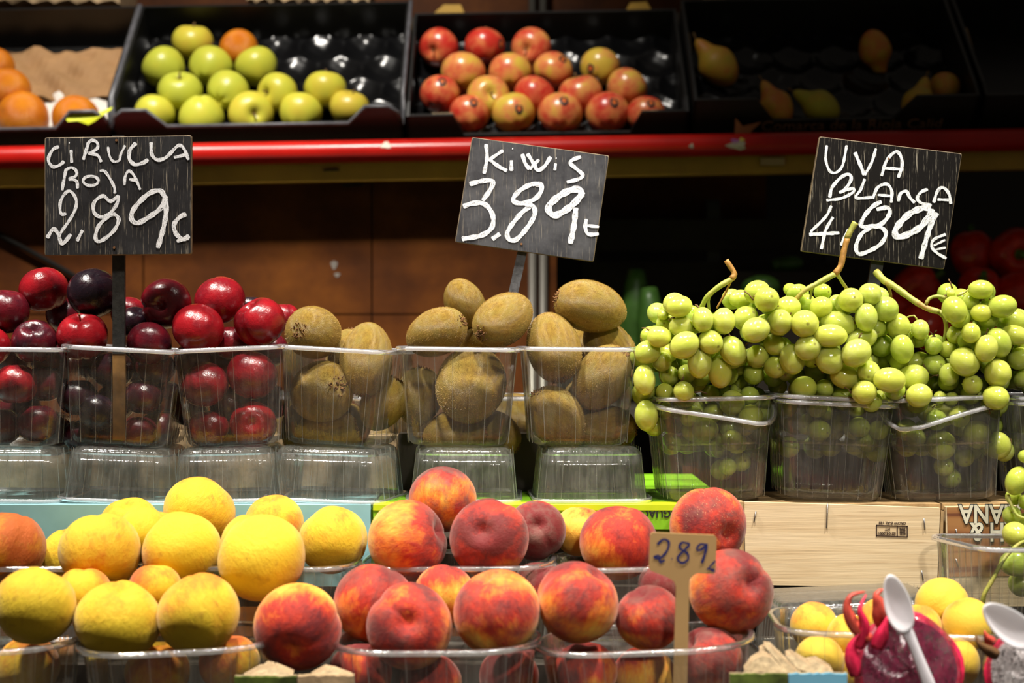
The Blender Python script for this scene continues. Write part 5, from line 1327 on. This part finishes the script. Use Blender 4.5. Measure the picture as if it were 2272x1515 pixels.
stem(b3, [(1944, 603, 1.60), (1962, 622, 1.59), (1985, 636, 1.58), (2030, 668, 1.565), (2058, 684, 1.56), (2085, 692, 1.555)], (0.0040, 0.0028))
stem(b3, [(2083, 690, 1.556), (2096, 706, 1.556), (2099, 730, 1.56), (2094, 762, 1.565), (2096, 800, 1.57)], (0.0026, 0.0014), name='side_stem')
stem(b3, [(2054, 676, 1.56), (2062, 662, 1.56), (2080, 657, 1.56), (2102, 662, 1.56)], (0.0018, 0.0020), name='side_stem')
stem(b3, [(1966, 624, 1.588), (1973, 640, 1.59), (1977, 662, 1.595)], (0.0020, 0.0016), name='side_stem')
stem(b3, [(2000, 712, 1.57), (2012, 704, 1.565), (2028, 700, 1.56), (2036, 712, 1.56)], (0.0009, 0.0009), name='side_stem')
stem(b3, [(2124, 656, 1.55), (2138, 650, 1.55), (2152, 640, 1.55)], (0.0012, 0.0010), name='side_stem')
twigs(b3, i3, 60, 5)
b4, i4 = bunch(EDGE, 1.455, 0.012, 'grapes spilling into the low punnet at the right picture edge', 1.43, 1.53, 6, fill=False)
stem(b4, [(2300, 1195, 1.44), (2262, 1206, 1.425), (2228, 1240, 1.415), (2200, 1290, 1.412), (2184, 1318, 1.412), (2180, 1345, 1.415)], (0.0015, 0.0022))
stem(b4, [(2236, 1098, 1.47), (2244, 1120, 1.465), (2258, 1144, 1.46), (2285, 1152, 1.455)], (0.0018, 0.0014), name='side_stem')

rr5 = random.Random(12)
OUT = [((0, 0), [((2318 + (k % 5) * 46 + rr5.uniform(-8, 8)) * 3.55, (770 + (k // 5) * 42 + rr5.uniform(-8, 8)) * 3.55, 92, 84, 1 + (k % 3)) for k in range(15)])]
b5, i5 = bunch(OUT, 1.545, 0.014, 'white grapes in the punnet cut off by the right edge', 1.524, 1.66, 8, pun=((2305, 2500),))
stem(b5, [(2420, 700, 1.58), (2412, 735, 1.575), (2400, 770, 1.57)], (0.0030, 0.0024))

# ---------------------------------------------------------------- price signs
def ribbon(strokes, off, D, name, mat, root, seed, sc=3.55, wk=1.0):
    """hand-drawn strokes as thin raised ribbons lying on the board"""
    r_ = random.Random(seed); vs = []; fs = []; uv = []
    for si, (w, pts) in enumerate(strokes):
        w = w * wk * 0.92
        q = catmull([(x, y, 0) for x, y in pts], 7.0) if len(pts) > 1 else [Vector((pts[0][0] - 4, pts[0][1], 0)), Vector((pts[0][0] + 4, pts[0][1] + 2, 0))]
        n = len(q); b = len(vs); ln = 0
        dd0 = D - 0.0005 - 0.00006 * (si % 12)
        for i, p in enumerate(q):
            dd = dd0 - 3e-6 * i; t_ = (q[min(i + 1, n - 1)] - q[max(i - 1, 0)]); t_ = t_.normalized() if t_.length > 0 else Vector((1, 0, 0))
            nn = Vector((-t_.y, t_.x, 0)); ww = w / 2 * (0.92 + 0.12 * math.sin(i * 0.5 + si) + r_.uniform(-0.035, 0.035))
            if i: ln += (q[i] - q[i - 1]).length
            if i == 0 or i == n - 1: ww *= 0.7
            for s_, k in ((-1, 0.0), (1, 1.0)):
                pp = p + nn * ww * s_; vs.append(P(off[0] + pp.x / sc, off[1] + pp.y / sc, dd)); uv.append((k, ln / 40.0 + si * 7.3))
        for i in range(n - 1):
            fs.append((b + 2*i, b + 2*i + 2, b + 2*i + 3, b + 2*i + 1))
    me = bpy.data.meshes.new(name); o_ = root.location
    me.from_pydata([tuple(p - o_) for p in vs], [], fs); me.materials.append(mat)
    ul = me.uv_layers.new(name='UVMap')
    for lp in me.loops: ul.data[lp.index].uv = uv[lp.vertex_index]
    return obj(name, me, root)
def ell(cx, cy, rx, ry, a0=0, a1=370, n=14):
    return [(cx + rx * math.cos(math.radians(a0 + (a1 - a0) * i / n)), cy + ry * math.sin(math.radians(a0 + (a1 - a0) * i / n))) for i in range(n + 1)]
def board(corners, D, label, col, stick, stick_mat, nails, thick=0.005):
    cx = sum(c[0] for c in corners) / 4
    base = P(stick[-1][0], stick[-1][1], stick[-1][2])
    root = empty('price_sign', base); tag(root, label, 'sign', 'chalked price signs')
    pts = []                                           # rounded corners
    for i in range(4):
        c = Vector((*corners[i], 0)); a = Vector((*corners[i - 1], 0)); b = Vector((*corners[(i + 1) % 4], 0))
        p0 = c + (a - c).normalized() * 5; p1 = c + (b - c).normalized() * 5
        pts += [p0, c.lerp((p0 + p1) / 2, 0.35), p1]
    fr = [P(p.x, p.y, D) - base for p in pts]
    cc = sum(fr, Vector()) / len(fr)
    inner = [p + (cc - p).normalized() * 0.0011 for p in fr]
    n = len(fr); off = Vector((0, thick, 0)); ch = Vector((0, 0.0010, 0))
    vs = inner + [p + ch for p in fr] + [p + off for p in fr]
    fs = [tuple(range(n - 1, -1, -1)), tuple(range(2 * n, 3 * n))]; fm = [0, 0]
    for k in (0, n):
        for i in range(n):
            fs.append((k + i, k + (i + 1) % n, k + n + (i + 1) % n, k + n + i)); fm.append(1)
    o = obj('board', mesh_from('board', vs, fs, [M['board'], M['board_edge']], False, fm), root); o.color = (*col, 1)
    mb = MB(); (u0, v0, d0, w0), (u1, v1, d1, w1) = stick
    pa, pb = P(u0, v0, d0), P(u1, v1, d1); ha = w0 / 2 / F * d0; hb = w1 / 2 / F * d1
    ax = (pb - pa).normalized(); sx = Vector((1, 0, 0)); sx = (sx - ax * sx.dot(ax)).normalized()
    mb.prism([pa - sx * ha - base, pa + sx * ha - base, pb + sx * hb - base, pb - sx * hb - base], (0, 0.005, 0)); mb.build('stick', M[stick_mat], root)
    for (u, v) in nails:
        c = P(u, v, D - 0.0012) - base; mb = MB(); mb.tube([c, c + Vector((0, 0.004, 0))], 0.0013, 8); mb.build('nail', M['nail'], root)
    return root
S1 = board([(98.6, 305), (425, 300), (425, 564.5), (98.6, 567)], 1.548, 'chalkboard sign reading CIRUELA ROJA 2.89 above the plums', (0.30, 0.75, 0),
           ((262, 300, 1.5545, 27), (263, 785, 1.5555, 27)), 'stick_black', ((258, 311), (253, 549)))
mb = MB(); mb.prism([P(u, v, 1.5562) - S1.location for u, v in ((249.5, 785), (276.5, 785), (277.5, 976), (250.5, 976))], (0, 0.005, 0)); mb.build('bare_stick_end', M['stick_wood'], S1)
o5 = (0, 280)
ribbon([(30, [(465,160),(420,180),(385,240),(385,285),(420,320),(470,305),(505,275)]), (26, [(560,185),(565,290)]), (16, [(545,130)]),
  (30, [(700,125),(675,200),(655,265)]), (28, [(680,145),(720,112),(762,125),(768,170),(720,205),(690,215)]), (28, [(700,215),(768,228),(798,282)]),
  (22, [(850,160),(862,230),(890,275),(938,270),(952,220),(985,150)]), (34, [(1072,130),(1022,190),(1020,260),(1060,300),(1120,290),(1168,262)]),
  (32, [(1190,125),(1195,220),(1240,265),(1300,250),(1340,215),(1372,180)]), (30, [(1360,192),(1410,150),(1450,180),(1485,265)]), (28, [(1370,245),(1430,232),(1482,215)])], o5, 1.548, 'chalk_lettering', M['chalk'], S1, 1)
ribbon([(28, [(520,340),(502,430),(490,505)]), (26, [(510,350),(560,325),(600,350),(598,390),(540,415)]), (28, [(540,415),(600,430),(612,490)]),
  (26, ell(715, 430, 60, 38)), (26, [(785,350),(825,355),(870,420),(900,480),(905,530)]), (26, [(980,465),(985,400),(1015,352),(1060,395),(1105,500)]), (26, [(1018,418),(1072,425)])], o5, 1.548, 'chalk_lettering', M['chalk'], S1, 2)
ribbon([(28, [(522,690),(482,688),(474,605),(510,532),(555,512),(600,580),(590,660),(540,750),(490,820),(462,872)]), (34, [(370,880),(420,810),(458,850),(490,925),(560,850)]), (30, [(650,818),(606,905)]),
  (32, [(935,545),(870,590),(810,548),(742,600),(742,680),(800,715),(870,682),(925,602),(930,545)]), (34, [(905,690),(935,740),(890,830),(790,905),(752,880),(775,790),(850,712),(912,690)]),
  (44, [(1300,560),(1260,508),(1170,532),(1062,640),(1034,722),(1082,762),(1180,710),(1270,640),(1302,562),(1310,650),(1290,790),(1242,960)]),
  (40, [(1468,692),(1420,712),(1372,772),(1384,842),(1440,888),(1492,862)]), (30, [(1392,905),(1490,882)])], o5, 1.548, 'chalk_lettering', M['chalk'], S1, 3)

S2 = board([(1047, 304), (1352, 345), (1317, 581), (1009, 537)], 1.652, 'chalkboard sign reading KIWIS 3.89 tilted above the kiwis', (1.0, 0.55, 0),
           ((1178, 470, 1.658, 21), (1128, 700, 1.662, 21)), 'stick_grey', ((1157, 541),))
o6, o7 = (560, 280), (1120, 280)
ribbon([(34, [(1840,140),(1847,250),(1825,375)]), (30, [(1975,190),(1868,262)]), (34, [(1865,258),(1930,310),(2005,352)]), (32, [(2040,268),(2040,352)]), (20, [(2050,175)])], o6, 1.652, 'chalk_lettering', M['chalk'], S2, 4)
ribbon([(34, [(138,218),(160,290),(195,338)]), (34, [(178,215),(225,290),(258,345),(310,318),(362,240)]), (28, [(195,338),(270,262)]), (28, [(400,292),(394,348)]), (18, [(405,250)]),
  (34, [(600,240),(540,262),(515,290),(560,332),(612,380),(590,412),(488,442)])], o7, 1.652, 'chalk_lettering', M['chalk'], S2, 5)
ribbon([(42, [(1710,455),(1830,428),(1892,435),(1878,492),(1815,585)]), (44, [(1660,632),(1740,606),(1830,614),(1892,700),(1884,800),(1800,860),(1650,888)]), (42, [(1888,890),(1950,846)])], o6, 1.652, 'chalk_lettering', M['chalk'], S2, 6)
ribbon([(42, [(278,462),(215,455),(120,505),(66,570),(86,600),(150,605),(240,570),(288,505),(278,455),(215,455)]), (42, [(150,605),(205,620),(130,685),(45,790),(18,852),(42,896),(100,885),(190,780),(236,690),(222,628),(165,612)]),
  (60, [(600,560),(600,512),(550,496),(450,535),(356,615),(348,668),(400,700),(500,645),(588,560),(608,512)]), (50, [(560,640),(545,780),(515,925)]),
  (34, [(642,730),(635,800),(660,850),(740,848)]), (28, [(650,782),(742,792)])], o7, 1.652, 'chalk_lettering', M['chalk'], S2, 7)

S3 = board([(1818, 302.5), (2135, 340.5), (2095, 597.7), (1777, 557.5)], 1.650, 'black sign reading UVA BLANCA 4.89 tilted above the grapes', (0.0, 0.75, 0),
           ((1965, 470, 1.656, 27), (1925, 720, 1.660, 27)), 'stick_black', ((1972, 352),))
o8 = (1632, 280)
ribbon([(24, [(718,150),(710,260),(740,350),(790,365),(842,310),(876,150)]), (32, [(940,205),(985,310),(1015,385)]), (26, [(1015,385),(1070,290),(1106,175)]),
  (28, [(1150,392),(1190,270),(1260,202),(1300,232),(1312,310),(1282,405)]), (28, [(1180,330),(1322,340)])], o8, 1.650, 'chalk_lettering', M['chalk'], S3, 8)
ribbon([(30, [(740,562),(762,480),(832,402),(892,378),(910,420),(860,500),(820,520)]), (26, [(815,522),(920,490),(925,520),(830,568),(715,582)]), (26, [(1018,415),(985,500),(950,562),(1082,560)]),
  (28, [(1080,570),(1120,482),(1190,456),(1230,510),(1226,602)]), (24, [(1120,540),(1226,550)]), (30, [(1282,592),(1300,530),(1345,512),(1372,560),(1412,602)]), (28, [(1515,495),(1460,520),(1432,570),(1470,608),(1545,622)]),
  (28, [(1560,602),(1590,512),(1632,482),(1680,530),(1696,612)]), (26, [(1590,576),(1682,580)])], o8, 1.650, 'chalk_lettering', M['chalk'], S3, 9)
ribbon([(26, [(755,625),(710,712),(590,832)]), (32, [(580,852),(818,840)]), (28, [(768,715),(710,820),(675,968)]), (28, [(890,810),(830,938)]),
  (38, [(1150,592),(1080,632),(1012,712),(988,780),(1040,792),(1150,768),(1212,690),(1198,642),(1110,655)]), (36, [(1080,785),(992,850),(950,940),(966,1002),(1030,992),(1140,930),(1184,850),(1150,800),(1060,782)]),
  (58, [(1540,642),(1470,645),(1362,695),(1268,800),(1264,862),(1330,862),(1450,798),(1528,702),(1545,650)]), (46, [(1585,680),(1530,800),(1458,1045)]),
  (26, [(1655,850),(1562,892),(1546,950),(1590,1000),(1662,1042)]), (20, [(1560,940),(1652,895)]), (20, [(1570,972),(1656,955)])], o8, 1.650, 'chalk_lettering', M['chalk'], S3, 10)

# small wooden tag with blue figures
TD = 1.284
root = empty('price_tag', P(1506, 1600, TD)); tag(root, 'small brown price tag reading 2.89 in blue marker among the red peaches', 'price tag')
out = [(1448, 1181), (1585, 1187), (1590, 1192), (1588, 1268), (1584, 1273), (1545, 1272), (1530, 1284), (1523, 1600), (1492, 1600), (1500, 1302), (1496, 1290), (1480, 1280), (1444, 1266), (1440, 1260), (1443, 1186)]
mb = MB(); mb.prism([P(u, v, TD) - root.location for u, v in out], (0, 0.003, 0)); mb.build('plate', M['tag'], root)
ribbon([(26, [(1200,1092),(1250,1052),(1292,1075),(1278,1140),(1222,1200),(1172,1190)]), (24, [(1172,1192),(1215,1182),(1225,1230),(1262,1214)]), (24, [(1316,1205)]),
  (26, [(1446,1085),(1396,1078),(1378,1118),(1436,1160),(1444,1208),(1398,1238),(1360,1202),(1400,1150),(1450,1100),(1440,1076)]),
  (24, [(1588,1092),(1540,1092),(1512,1125),(1540,1138),(1592,1088)]), (30, [(1592,1085),(1578,1160),(1552,1238)]), (20, [(1660,1220),(1592,1292)]), (18, [(1595,1282),(1655,1290)]), (18, [(1625,1300),(1660,1305)])],
  (1120, 900), TD + 0.0001, 'marker_lettering', M['ink_blue'], root, 11, wk=0.82)

# ---------------------------------------------------------------- dragonfruit halves with spoons
def pitaya(u, v, D, rx, ry, tilt, flesh, label, seed, nseeds, yaw=0.0, face_ry=None):
    c = P(u, v, D); k = D / F; A, B = rx * k, ry * k; r_ = random.Random(seed)
    root = empty('dragonfruit_half', c); tag(root, label, 'dragonfruit', 'halved dragonfruit')
    Rm = Matrix.Rotation(math.radians(yaw), 4, 'Z') @ Matrix.Rotation(math.radians(-18), 4, 'X') @ Matrix.Rotation(math.radians(tilt), 4, 'Y')
    def T(p): return Rm @ Vector(p)
    # back half skin
    vs = []; fs = []; nu, nv = 40, 12
    for j in range(nv + 1):
        a = math.pi / 2 * j / nv
        for i in range(nu):
            ph = 2 * math.pi * i / nu; w = 1 + 0.03 * math.sin(5 * ph + j)
            vs.append(T((A * math.cos(a) * math.cos(ph) * w, A * 0.75 * math.sin(a), B * math.cos(a) * math.sin(ph) * w)))
    for j in range(nv):
        for i in range(nu): fs.append((j*nu+i, j*nu+(i+1)%nu, (j+1)*nu+(i+1)%nu, (j+1)*nu+i))
    # turned-in cut rim
    b = len(vs)
    for i in range(nu):
        ph = 2 * math.pi * i / nu; vs.append(T((A * 0.86 * math.cos(ph), -0.002 + 0.001 * math.sin(9 * ph), B * 0.86 * math.sin(ph))))
    for i in range(nu): fs.append((i, b + i, b + (i + 1) % nu, (i + 1) % nu))
    obj('skin', mesh_from('skin', vs, fs, [M['pitaya_skin']]), root)
    vs = []; fs = []; nr = 8
    for j in range(nr + 1):
        for i in range(nu):
            ph = 2 * math.pi * i / nu; q = 0.87 * j / nr
            vs.append(T((A * q * math.cos(ph), -0.0015 - 0.004 * (1 - q * q) + 0.0006 * math.sin(7 * ph + 11 * q), B * q * math.sin(ph))))
    for j in range(nr):
        for i in range(nu): fs.append((j*nu+i, (j+1)*nu+i, (j+1)*nu+(i+1)%nu, j*nu+(i+1)%nu))
    obj('flesh', mesh_from('flesh', vs, fs, [M[flesh]]), root)
    mb = MB()
    for _ in range(nseeds):
        q = math.sqrt(r_.random()) * 0.84; ph = r_.uniform(0, 6.28); c0 = T((A * q * math.cos(ph), -0.0022 - 0.004 * (1 - q * q), B * q * math.sin(ph)))
        a = r_.uniform(0, 3.14); d = Rm @ Vector((math.cos(a), 0, math.sin(a))) * 0.0010; n_ = Rm @ Vector((-math.sin(a), 0, math.cos(a))) * 0.0006; up = Rm @ Vector((0, -0.0008, 0))
        mb.add([c0 - d, c0 + n_, c0 + d, c0 - n_, c0 + up], [(0, 1, 4), (1, 2, 4), (2, 3, 4), (3, 0, 4)])
    s_ = mb.build('seeds', M['seed'], root); s_['kind'] = 'stuff'
    # taut cling film with creases
    vs = []; fs = []; nr = 14; nu2 = 64
    for j in range(nr + 1):
        for i in range(nu2):
            ph = 2 * math.pi * i / nu2; q = 1.04 * j / nr
            dy = -0.0085 + 0.0014 * math.sin(14 * q + 3 * ph) * q + 0.0024 * abs(math.sin(11 * ph + 6 * q)) * q + (0.012 * max(0, q - 0.9) / 0.14)
            vs.append(T((A * q * math.cos(ph), dy, B * q * math.sin(ph))))
    for j in range(nr):
        for i in range(nu2): fs.append((j*nu2+i, (j+1)*nu2+i, (j+1)*nu2+(i+1)%nu2, j*nu2+(i+1)%nu2))
    obj('cling_film', mesh_from('cling_film', vs, fs, [M['film']]), root)
    return root
def scale_leaf(root, pts, w, D, mat='pitaya_leaf', th=0.0022):
    q = catmull([P(*p) for p in pts], 0.003); n = len(q); mb = MB(); vs = []; fs = []
    for i, p in enumerate(q):
        t_ = (q[min(i + 1, n - 1)] - q[max(i - 1, 0)]).normalized(); nn = t_.cross(Vector((0, 1, 0))).normalized(); f = i / (n - 1)
        ww = w * (1 - f) ** 0.6 * (0.75 + 0.5 * math.sin(math.pi * min(1, f * 1.3)))+0.0004
        vs += [p - nn * ww - root.location, p + Vector((0, -0.3 * ww - th / 2, 0)) - root.location, p + nn * ww - root.location, p + Vector((0, th / 2, 0)) - root.location]
    for i in range(n - 1):
        for s_ in range(4): fs.append((4*i+s_, 4*i+(s_+1)%4, 4*i+4+(s_+1)%4, 4*i+4+s_))
    fs += [(3, 2, 1, 0), (4*n-4, 4*n-3, 4*n-2, 4*n-1)]
    obj('scale', mesh_from('scale', vs, fs, [M[mat]]), root)
PD = 1.262
pit = pitaya(2016, 1486, PD, 122, 128, 8, 'flesh_red', 'halved red dragonfruit under cling film with a white spoon on it', 3, 230)
scale_leaf(pit, [(1930, 1420, PD - 0.004), (1896, 1388, PD - 0.006), (1880, 1350, PD - 0.008), (1888, 1322, PD - 0.008), (1920, 1312, PD - 0.004)], 0.0052, PD)
scale_leaf(pit, [(1905, 1440, PD - 0.002), (1918, 1390, PD - 0.008), (1908, 1352, PD - 0.010), (1922, 1318, PD - 0.006)], 0.0045, PD, 'pitaya_skin')
scale_leaf(pit, [(1965, 1390, PD + 0.006), (1952, 1345, PD + 0.004), (1945, 1318, PD + 0.004), (1962, 1306, PD + 0.006)], 0.0085, PD)
scale_leaf(pit, [(1990, 1385, PD + 0.010), (1982, 1350, PD + 0.012), (1975, 1312, PD + 0.012)], 0.0080, PD)
scale_leaf(pit, [(1945, 1440, PD - 0.006), (1962, 1390, PD - 0.010), (1972, 1362, PD - 0.008)], 0.0060, PD, 'pitaya_skin')
scale_leaf(pit, [(1900, 1500, PD - 0.004), (1888, 1440, PD - 0.006), (1908, 1400, PD - 0.006)], 0.0062, PD, 'pitaya_skin')
pit2 = pitaya(2278, 1500, PD - 0.004, 88, 96, -28, 'flesh_white', 'halved white-fleshed dragonfruit at the bottom right corner', 4, 120, yaw=-8)
scale_leaf(pit2, [(2215, 1455, PD - 0.01), (2188, 1440, PD - 0.014), (2170, 1425, PD - 0.014), (2166, 1408, PD - 0.010)], 0.0045, PD, 'kiwi_scar')
scale_leaf(pit2, [(2205, 1430, PD - 0.008), (2190, 1415, PD - 0.012), (2184, 1398, PD - 0.012)], 0.0045, PD, 'pitaya_leaf')

def spoon(cu, cv, D, a_px, b_px, ang, hpts, label):
    c = P(cu, cv, D); k = D / F; A, B = a_px * k, b_px * k; an = math.radians(ang)
    root = empty('plastic_spoon', c); tag(root, label, 'spoon', 'white plastic spoons')
    ex = Vector((math.cos(an), 0, math.sin(an))); ez = Vector((-math.sin(an), 0, math.cos(an))); vs = []; fs = []; nr, nu = 8, 36
    for side in (0, 1):
        for j in range(nr + 1):
            for i in range(nu):
                ph = 2 * math.pi * i / nu; q = j / nr; wz = 1 - 0.16 * math.cos(ph) * 1.0
                y = 0.0045 * (1 - q * q) + (0.0014 if side else 0.0) * (1 if q < 1 else 0.6)
                vs.append(ex * A * q * math.cos(ph) + ez * B * q * math.sin(ph) * wz + Vector((0, y, 0)))
    off = (nr + 1) * nu
    for j in range(nr):
        for i in range(nu):
            a = (j*nu+i, (j+1)*nu+i, (j+1)*nu+(i+1)%nu, j*nu+(i+1)%nu); fs.append(a); fs.append(tuple(off + x for x in reversed(a)))
    for i in range(nu): fs.append((nr*nu+i, off+nr*nu+i, off+nr*nu+(i+1)%nu, nr*nu+(i+1)%nu))
    obj('bowl', mesh_from('bowl', vs, fs, [M['spoon']]), root)
    q = catmull([P(*p[:3]) for p in hpts], 0.004); n = len(q); vs = []; fs = []
    ws = [p[3] * k / 2 for p in hpts]
    for i, p in enumerate(q):
        f = i / (n - 1) * (len(ws) - 1); j = min(int(f), len(ws) - 2); w = ws[j] + (ws[j+1] - ws[j]) * (f - j)
        t_ = (q[min(i+1, n-1)] - q[max(i-1, 0)]).normalized(); nn = t_.cross(Vector((0, 1, 0))).normalized()
        vs += [p - nn * w - c, p - nn * w * 0.6 + Vector((0, -0.0016, 0)) - c, p + nn * w * 0.6 + Vector((0, -0.0016, 0)) - c, p + nn * w - c, p + Vector((0, 0.0012, 0)) - c]
    for i in range(n - 1):
        for s_ in range(5): fs.append((5*i+s_, 5*i+(s_+1)%5, 5*i+5+(s_+1)%5, 5*i+5+s_))
    fs += [(4, 3, 2, 1, 0), tuple(5*n-5+x for x in range(5))]
    obj('handle', mesh_from('handle', vs, fs, [M['spoon']]), root)
spoon(1992, 1340, 1.236, 68, 30, 106, [(2006, 1392, 1.240, 30), (2018, 1412, 1.239, 24), (2034, 1450, 1.240, 26), (2058, 1512, 1.242, 30), (2075, 1560, 1.245, 30)], 'white plastic spoon resting on the red dragonfruit')
spoon(2240, 1388, 1.225, 72, 36, 142, [(2284, 1424, 1.229, 34), (2310, 1445, 1.228, 26), (2380, 1500, 1.23, 28)], 'white plastic spoon cut off at the right picture edge')

# ---------------------------------------------------------------- torn cardboard boxes in the foreground
def torn_box(u0, u1, vtop, D, depth, label, panels, flaps, seed):
    r_ = random.Random(seed); x0, x1 = P(u0, 0, D).x, P(u1, 0, D).x; z1 = P(0, vtop, D).z; z0 = T_FRONT + 0.001
    root = empty('cardboard_box', ((x0 + x1) / 2, D + depth / 2, z0)); tag(root, label, 'box', 'torn cardboard boxes')
    L = root.location
    for (f0, f1, mt, dz) in panels:
        a, b = x0 + (x1 - x0) * f0, x0 + (x1 - x0) * f1; n = 14; pts = [Vector((a, D, z0)), Vector((b, D, z0))]
        for i in range(n, -1, -1): pts.append(Vector((a + (b - a) * i / n, D, z1 + dz + r_.uniform(-0.0006, 0.0006))))
        mb = MB(); mb.prism([p - L for p in pts], (0, 0.003, 0)); mb.build('printed_panel', M[mt], root)
        mb = MB(); mb.prism([p + Vector((0, 0.0031, 0.0006)) - L for p in pts], (0, 0.002, 0)); mb.build('cardboard_panel', M['kraft_pale'], root)
    for poly in flaps:
        mb = MB(); mb.prism([P(*p) - L for p in poly], (0, 0.005, 0.0025)); f_ = mb.build('torn_flap', M['kraft_pale'], root)
        top_ = [P(*p) - L for p in poly[:4]]; mb = MB(); mz = MB()
        for a_, b_ in zip(top_, top_[1:]):
            n_ = max(2, int((b_ - a_).length / 0.0012)); w_ = Vector((0, 0.005, 0.0026))
            mb.prism([a_ + Vector((0, 0, 0.0002)), b_ + Vector((0, 0, 0.0002)), b_ + w_, a_ + w_], (0, 0.0006, 0.0006))
            mz.tube([a_.lerp(b_, i / n_) + w_ * (0.12 if i % 2 else 0.88) + Vector((0, 0, 0.0009)) for i in range(n_ + 1)], 0.00032, 4)
        mb.build('corrugated_edge', M['kraft'], f_); mz.build('fluting', M['kraft_pale'], f_)
torn_box(1620, 1880, 1496, 1.245, 0.02, 'torn cardboard with green and blue print in front of the apricots', [(0.0, 0.49, 'print_green', 0.0), (0.50, 1.0, 'print_blue', 0.0005)], [
  [(1652, 1490, 1.252), (1668, 1468, 1.254), (1690, 1455, 1.256), (1712, 1460, 1.256), (1735, 1482, 1.254), (1745, 1492, 1.252)],
  [(1696, 1434, 1.262), (1710, 1436, 1.262), (1778, 1500, 1.250), (1758, 1512, 1.250), (1728, 1470, 1.256)],
  [(1744, 1456, 1.260), (1756, 1452, 1.260), (1800, 1478, 1.256), (1792, 1490, 1.254), (1770, 1484, 1.254)],
  [(1786, 1472, 1.258), (1812, 1467, 1.258), (1842, 1485, 1.255), (1850, 1500, 1.252), (1790, 1500, 1.252)],
  [(1686, 1446, 1.264), (1700, 1438, 1.264), (1706, 1462, 1.260), (1694, 1462, 1.260)]], 5)
torn_box(520, 785, 1502, 1.258, 0.02, 'torn kraft cardboard at the bottom edge under the dark-hearted peach', [(0.0, 0.52, 'print_green', 0.0), (0.53, 1.0, 'kraft', 0.001)], [
  [(540, 1505, 1.266), (575, 1486, 1.270), (612, 1482, 1.270), (650, 1498, 1.266)], [(690, 1502, 1.266), (720, 1486, 1.270), (742, 1490, 1.270), (780, 1504, 1.266)],
  [(556, 1508, 1.262), (592, 1478, 1.276), (606, 1480, 1.276), (588, 1508, 1.262)]], 6)
